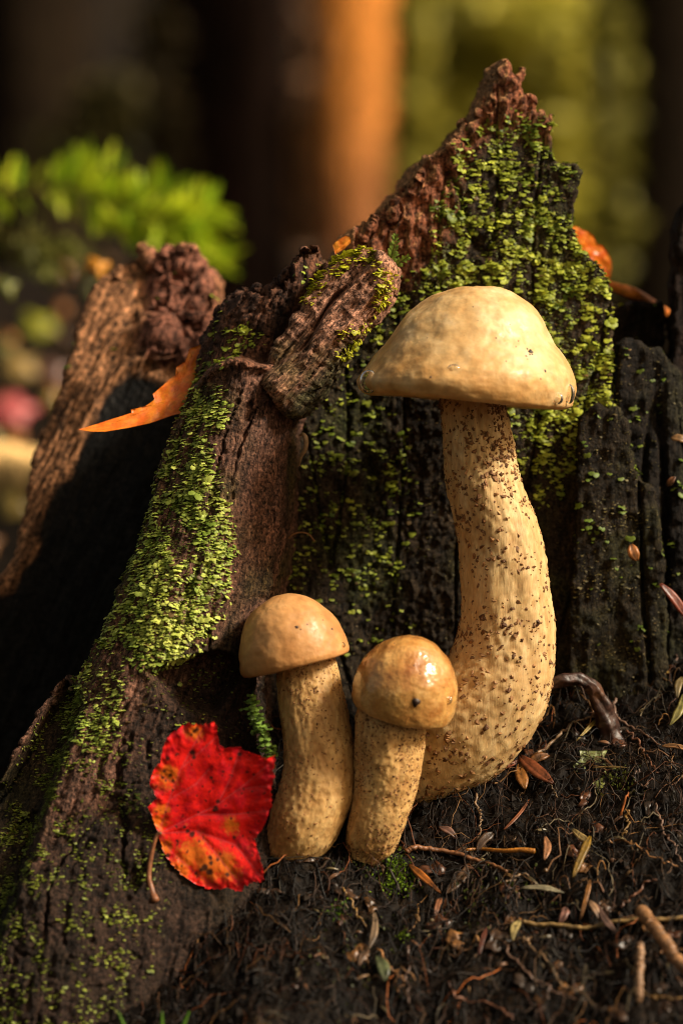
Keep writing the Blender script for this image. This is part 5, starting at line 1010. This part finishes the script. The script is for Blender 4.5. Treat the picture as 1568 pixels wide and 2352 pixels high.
# conifer sapling whose branch reaches in from the left
sap = empty('conifer_sapling', (-26, 46, float(ground_z(np.array([-26.0]), np.array([46.0]))[0]))); tag(sap, 'young conifer with bright green needled branch reaching past the stump', 'sapling')
zb = float(np.array(sap.location)[2]/S)
V, F = tube(catmull([(-26, 46, zb-1), (-25.6, 46, zb+14), (-25.8, 46, zb+34)], 20), np.linspace(0.5, 0.2, 20), 8); obj('trunk', V, F, M_bark, sap, np.tile([0.05, 0.03, 0.015], (len(V), 1)))
def conifer_branch(pts, Y, name, subs, nl, seed, c1, c2):
    rg = np.random.default_rng(seed); A0 = np.array([-25.7, 46.0, at(0, pts[0][1], Y)[2]]); main = catmull([A0]+[at(p[0], p[1], Y+p[2]) for p in pts], 60)
    br = obj('branch', *tube(main, np.linspace(0.12, 0.03, 60), 6), M_bark, sap, None); br.data.color_attributes.new('Col', 'FLOAT_COLOR', 'POINT')
    br.data.color_attributes['Col'].data.foreach_set('color', np.tile([0.10, 0.08, 0.02, 1], len(br.data.vertices)).astype(np.float32))
    lines = [main]
    for s_, (t0, dx, dz) in enumerate(subs):
        p = main[int(t0*59)]; lines.append(catmull([p, p+np.array([dx*0.5, rg.normal(0, 0.6), dz*0.45]), p+np.array([dx, rg.normal(0, 1.0), dz])], 30))
    B = Batch()
    for ln in lines:
        m_ = len(ln); q = int(np.linalg.norm(np.diff(ln, axis=0), axis=1).sum()*10)
        for j in range(q):
            f = rg.random()*(m_-2); i = int(f); p = ln[i]; tn = ln[i+1]-ln[i]; tn /= np.linalg.norm(tn)+1e-9; sd = np.cross(tn, [0, 1, 0.0])*rg.choice([-1, 1])
            dr = tn*0.6+sd*0.9+rg.normal(0, 0.3, 3); dr /= np.linalg.norm(dr); w = np.cross(dr, rg.normal(0, 0.4, 3)+[0, 0.6, 1.0]); w /= np.linalg.norm(w)+1e-9; nv = np.cross(w, dr); L = nl*rg.uniform(0.7, 1.2)
            B.add(p+LOBE_V[:, 0:1]*w*L*0.18+LOBE_V[:, 1:2]*dr*L+LOBE_V[:, 2:3]*nv*L*0.2, LOBE_F, (np.array(c1)+(np.array(c2)-np.array(c1))*rg.random())*rg.uniform(0.7, 1.3))
    o = B.build('needles', M_foliage, br); o['kind'] = 'stuff'
conifer_branch([(40, 440, 0), (150, 435, 0), (270, 470, 0), (380, 510, -0.5), (470, 515, -1)], 46, 'branch', [(0.45, 1.6, 1.0), (0.5, 2.2, -1.3), (0.55, 2.7, -1.6), (0.62, 2.7, 0.7), (0.68, 2.8, -2.0), (0.75, 2.5, -2.2), (0.8, 2.0, 0.9), (0.86, 1.8, -1.9), (0.9, 1.4, 0.7), (0.94, 1.0, -1.3), (0.4, 1.4, 0.9)], 1.5, 831, (0.26, 0.46, 0.015), (0.72, 0.76, 0.04))
conifer_branch([(20, 540, 0), (80, 570, 0.5), (150, 600, 0.5)], 42, 'branch', [(0.8, 0.8, -1.2), (0.9, 0.8, 0.7)], 0.9, 832, (0.14, 0.15, 0.03), (0.22, 0.22, 0.05))

# fallen log, stones of colour and leaves on the forest floor at the left
lq = np.array([(-24.0, 60.0), (-19.0, 56.5), (-14.5, 53.5), (-12.2, 52.0)]); lg = catmull(np.c_[lq, near_z(lq[:, 0], lq[:, 1])+1.15], 30); V, F = tube(lg, np.linspace(1.5, 1.35, 30)*(1+0.1*fbm(np.stack([np.arange(30)*0.4, np.zeros(30), np.zeros(30)], -1), 2, 3)), 16)
tag(obj('fallen_log', V, F, M_bark, None, np.array([0.62, 0.40, 0.16])[None]*(1+0.3*fbm(V*0.8, 2, 5))[:, None]), 'pale barkless fallen log left of the rear fragment', 'log')
def litter_leaf(px, py, Y, r, colr, label, seed, ground=False):
    rg = np.random.default_rng(seed); n = 20; c = at(px, py, Y) if Y < 46 and not ground else far_ground(px, py)+[0, 0, 0.5]; Y = c[1]; a = np.linspace(0, 2*math.pi, n, endpoint=False); R = r*(1+0.25*np.sin(a*5+seed)); k = pxs(Y)
    top = np.stack([c[0]+R*np.cos(a)*k, c[1]+R*np.sin(a)*k*0.5, c[2]+R*np.sin(a)*k*0.7+0.15*np.cos(3*a)], -1); X = np.vstack([top, top-[0, -0.05, 0.08], c+[0, -0.2, 0.2], c+[0, -0.15, 0.12]]); i = np.arange(n); j = (i+1) % n
    F = [np.stack([i, j, j+n, i+n], 1), np.vstack([np.stack([j, i, np.full(n, 2*n)], 1), np.stack([i+n, j+n, np.full(n, 2*n+1)], 1)])]
    return tag(obj('fallen_leaf', X, F, M_leaf, None, np.tile(colr, (len(X), 1))), label, 'leaf', 'fallen leaves on the forest floor behind')
litter_leaf(25, 970, 48, 55, (0.46, 0.10, 0.10), 'blurred pink red leaf lying on the fallen log', 1)
litter_leaf(222, 612, 24, 26, (0.62, 0.26, 0.02), 'small orange leaf caught below the conifer branch', 2)
litter_leaf(85, 770, 70, 42, (0.26, 0.26, 0.02), 'blurred yellow green leaf beyond the log', 3)
litter_leaf(40, 865, 64, 45, (0.30, 0.20, 0.06), 'blurred tan leaf above the pink leaf', 4)
litter_leaf(120, 880, 75, 40, (0.14, 0.07, 0.05), 'blurred dull brown leaf beside the rear fragment', 5)
litter_leaf(40, 1190, 48, 50, (0.17, 0.12, 0.03), 'blurred olive leaf under the fallen log', 6)
litter_leaf(15, 660, 34, 24, (0.16, 0.17, 0.03), 'blurred olive leaf under the conifer branch', 7)
rg = np.random.default_rng(991); fall = [((0.20, 0.09, 0.03), 'brown'), ((0.36, 0.13, 0.02), 'rusty orange'), ((0.28, 0.20, 0.04), 'mustard'), ((0.16, 0.16, 0.03), 'olive')]
for k in range(46):
    px, py = (rg.uniform(-60, 330), rg.uniform(600, 1250)) if k < 34 else (rg.uniform(-40, 130), rg.uniform(900, 1300)); c, nm = fall[rg.integers(0, 4)]
    litter_leaf(px, py, 100, rg.uniform(14, 34), np.array(c)*rg.uniform(0.5, 1.1), 'blurred fallen %s leaf on the forest floor left of the stump' % nm, 20+k, True)['group'] = 'fallen %s leaves on the forest floor' % nm
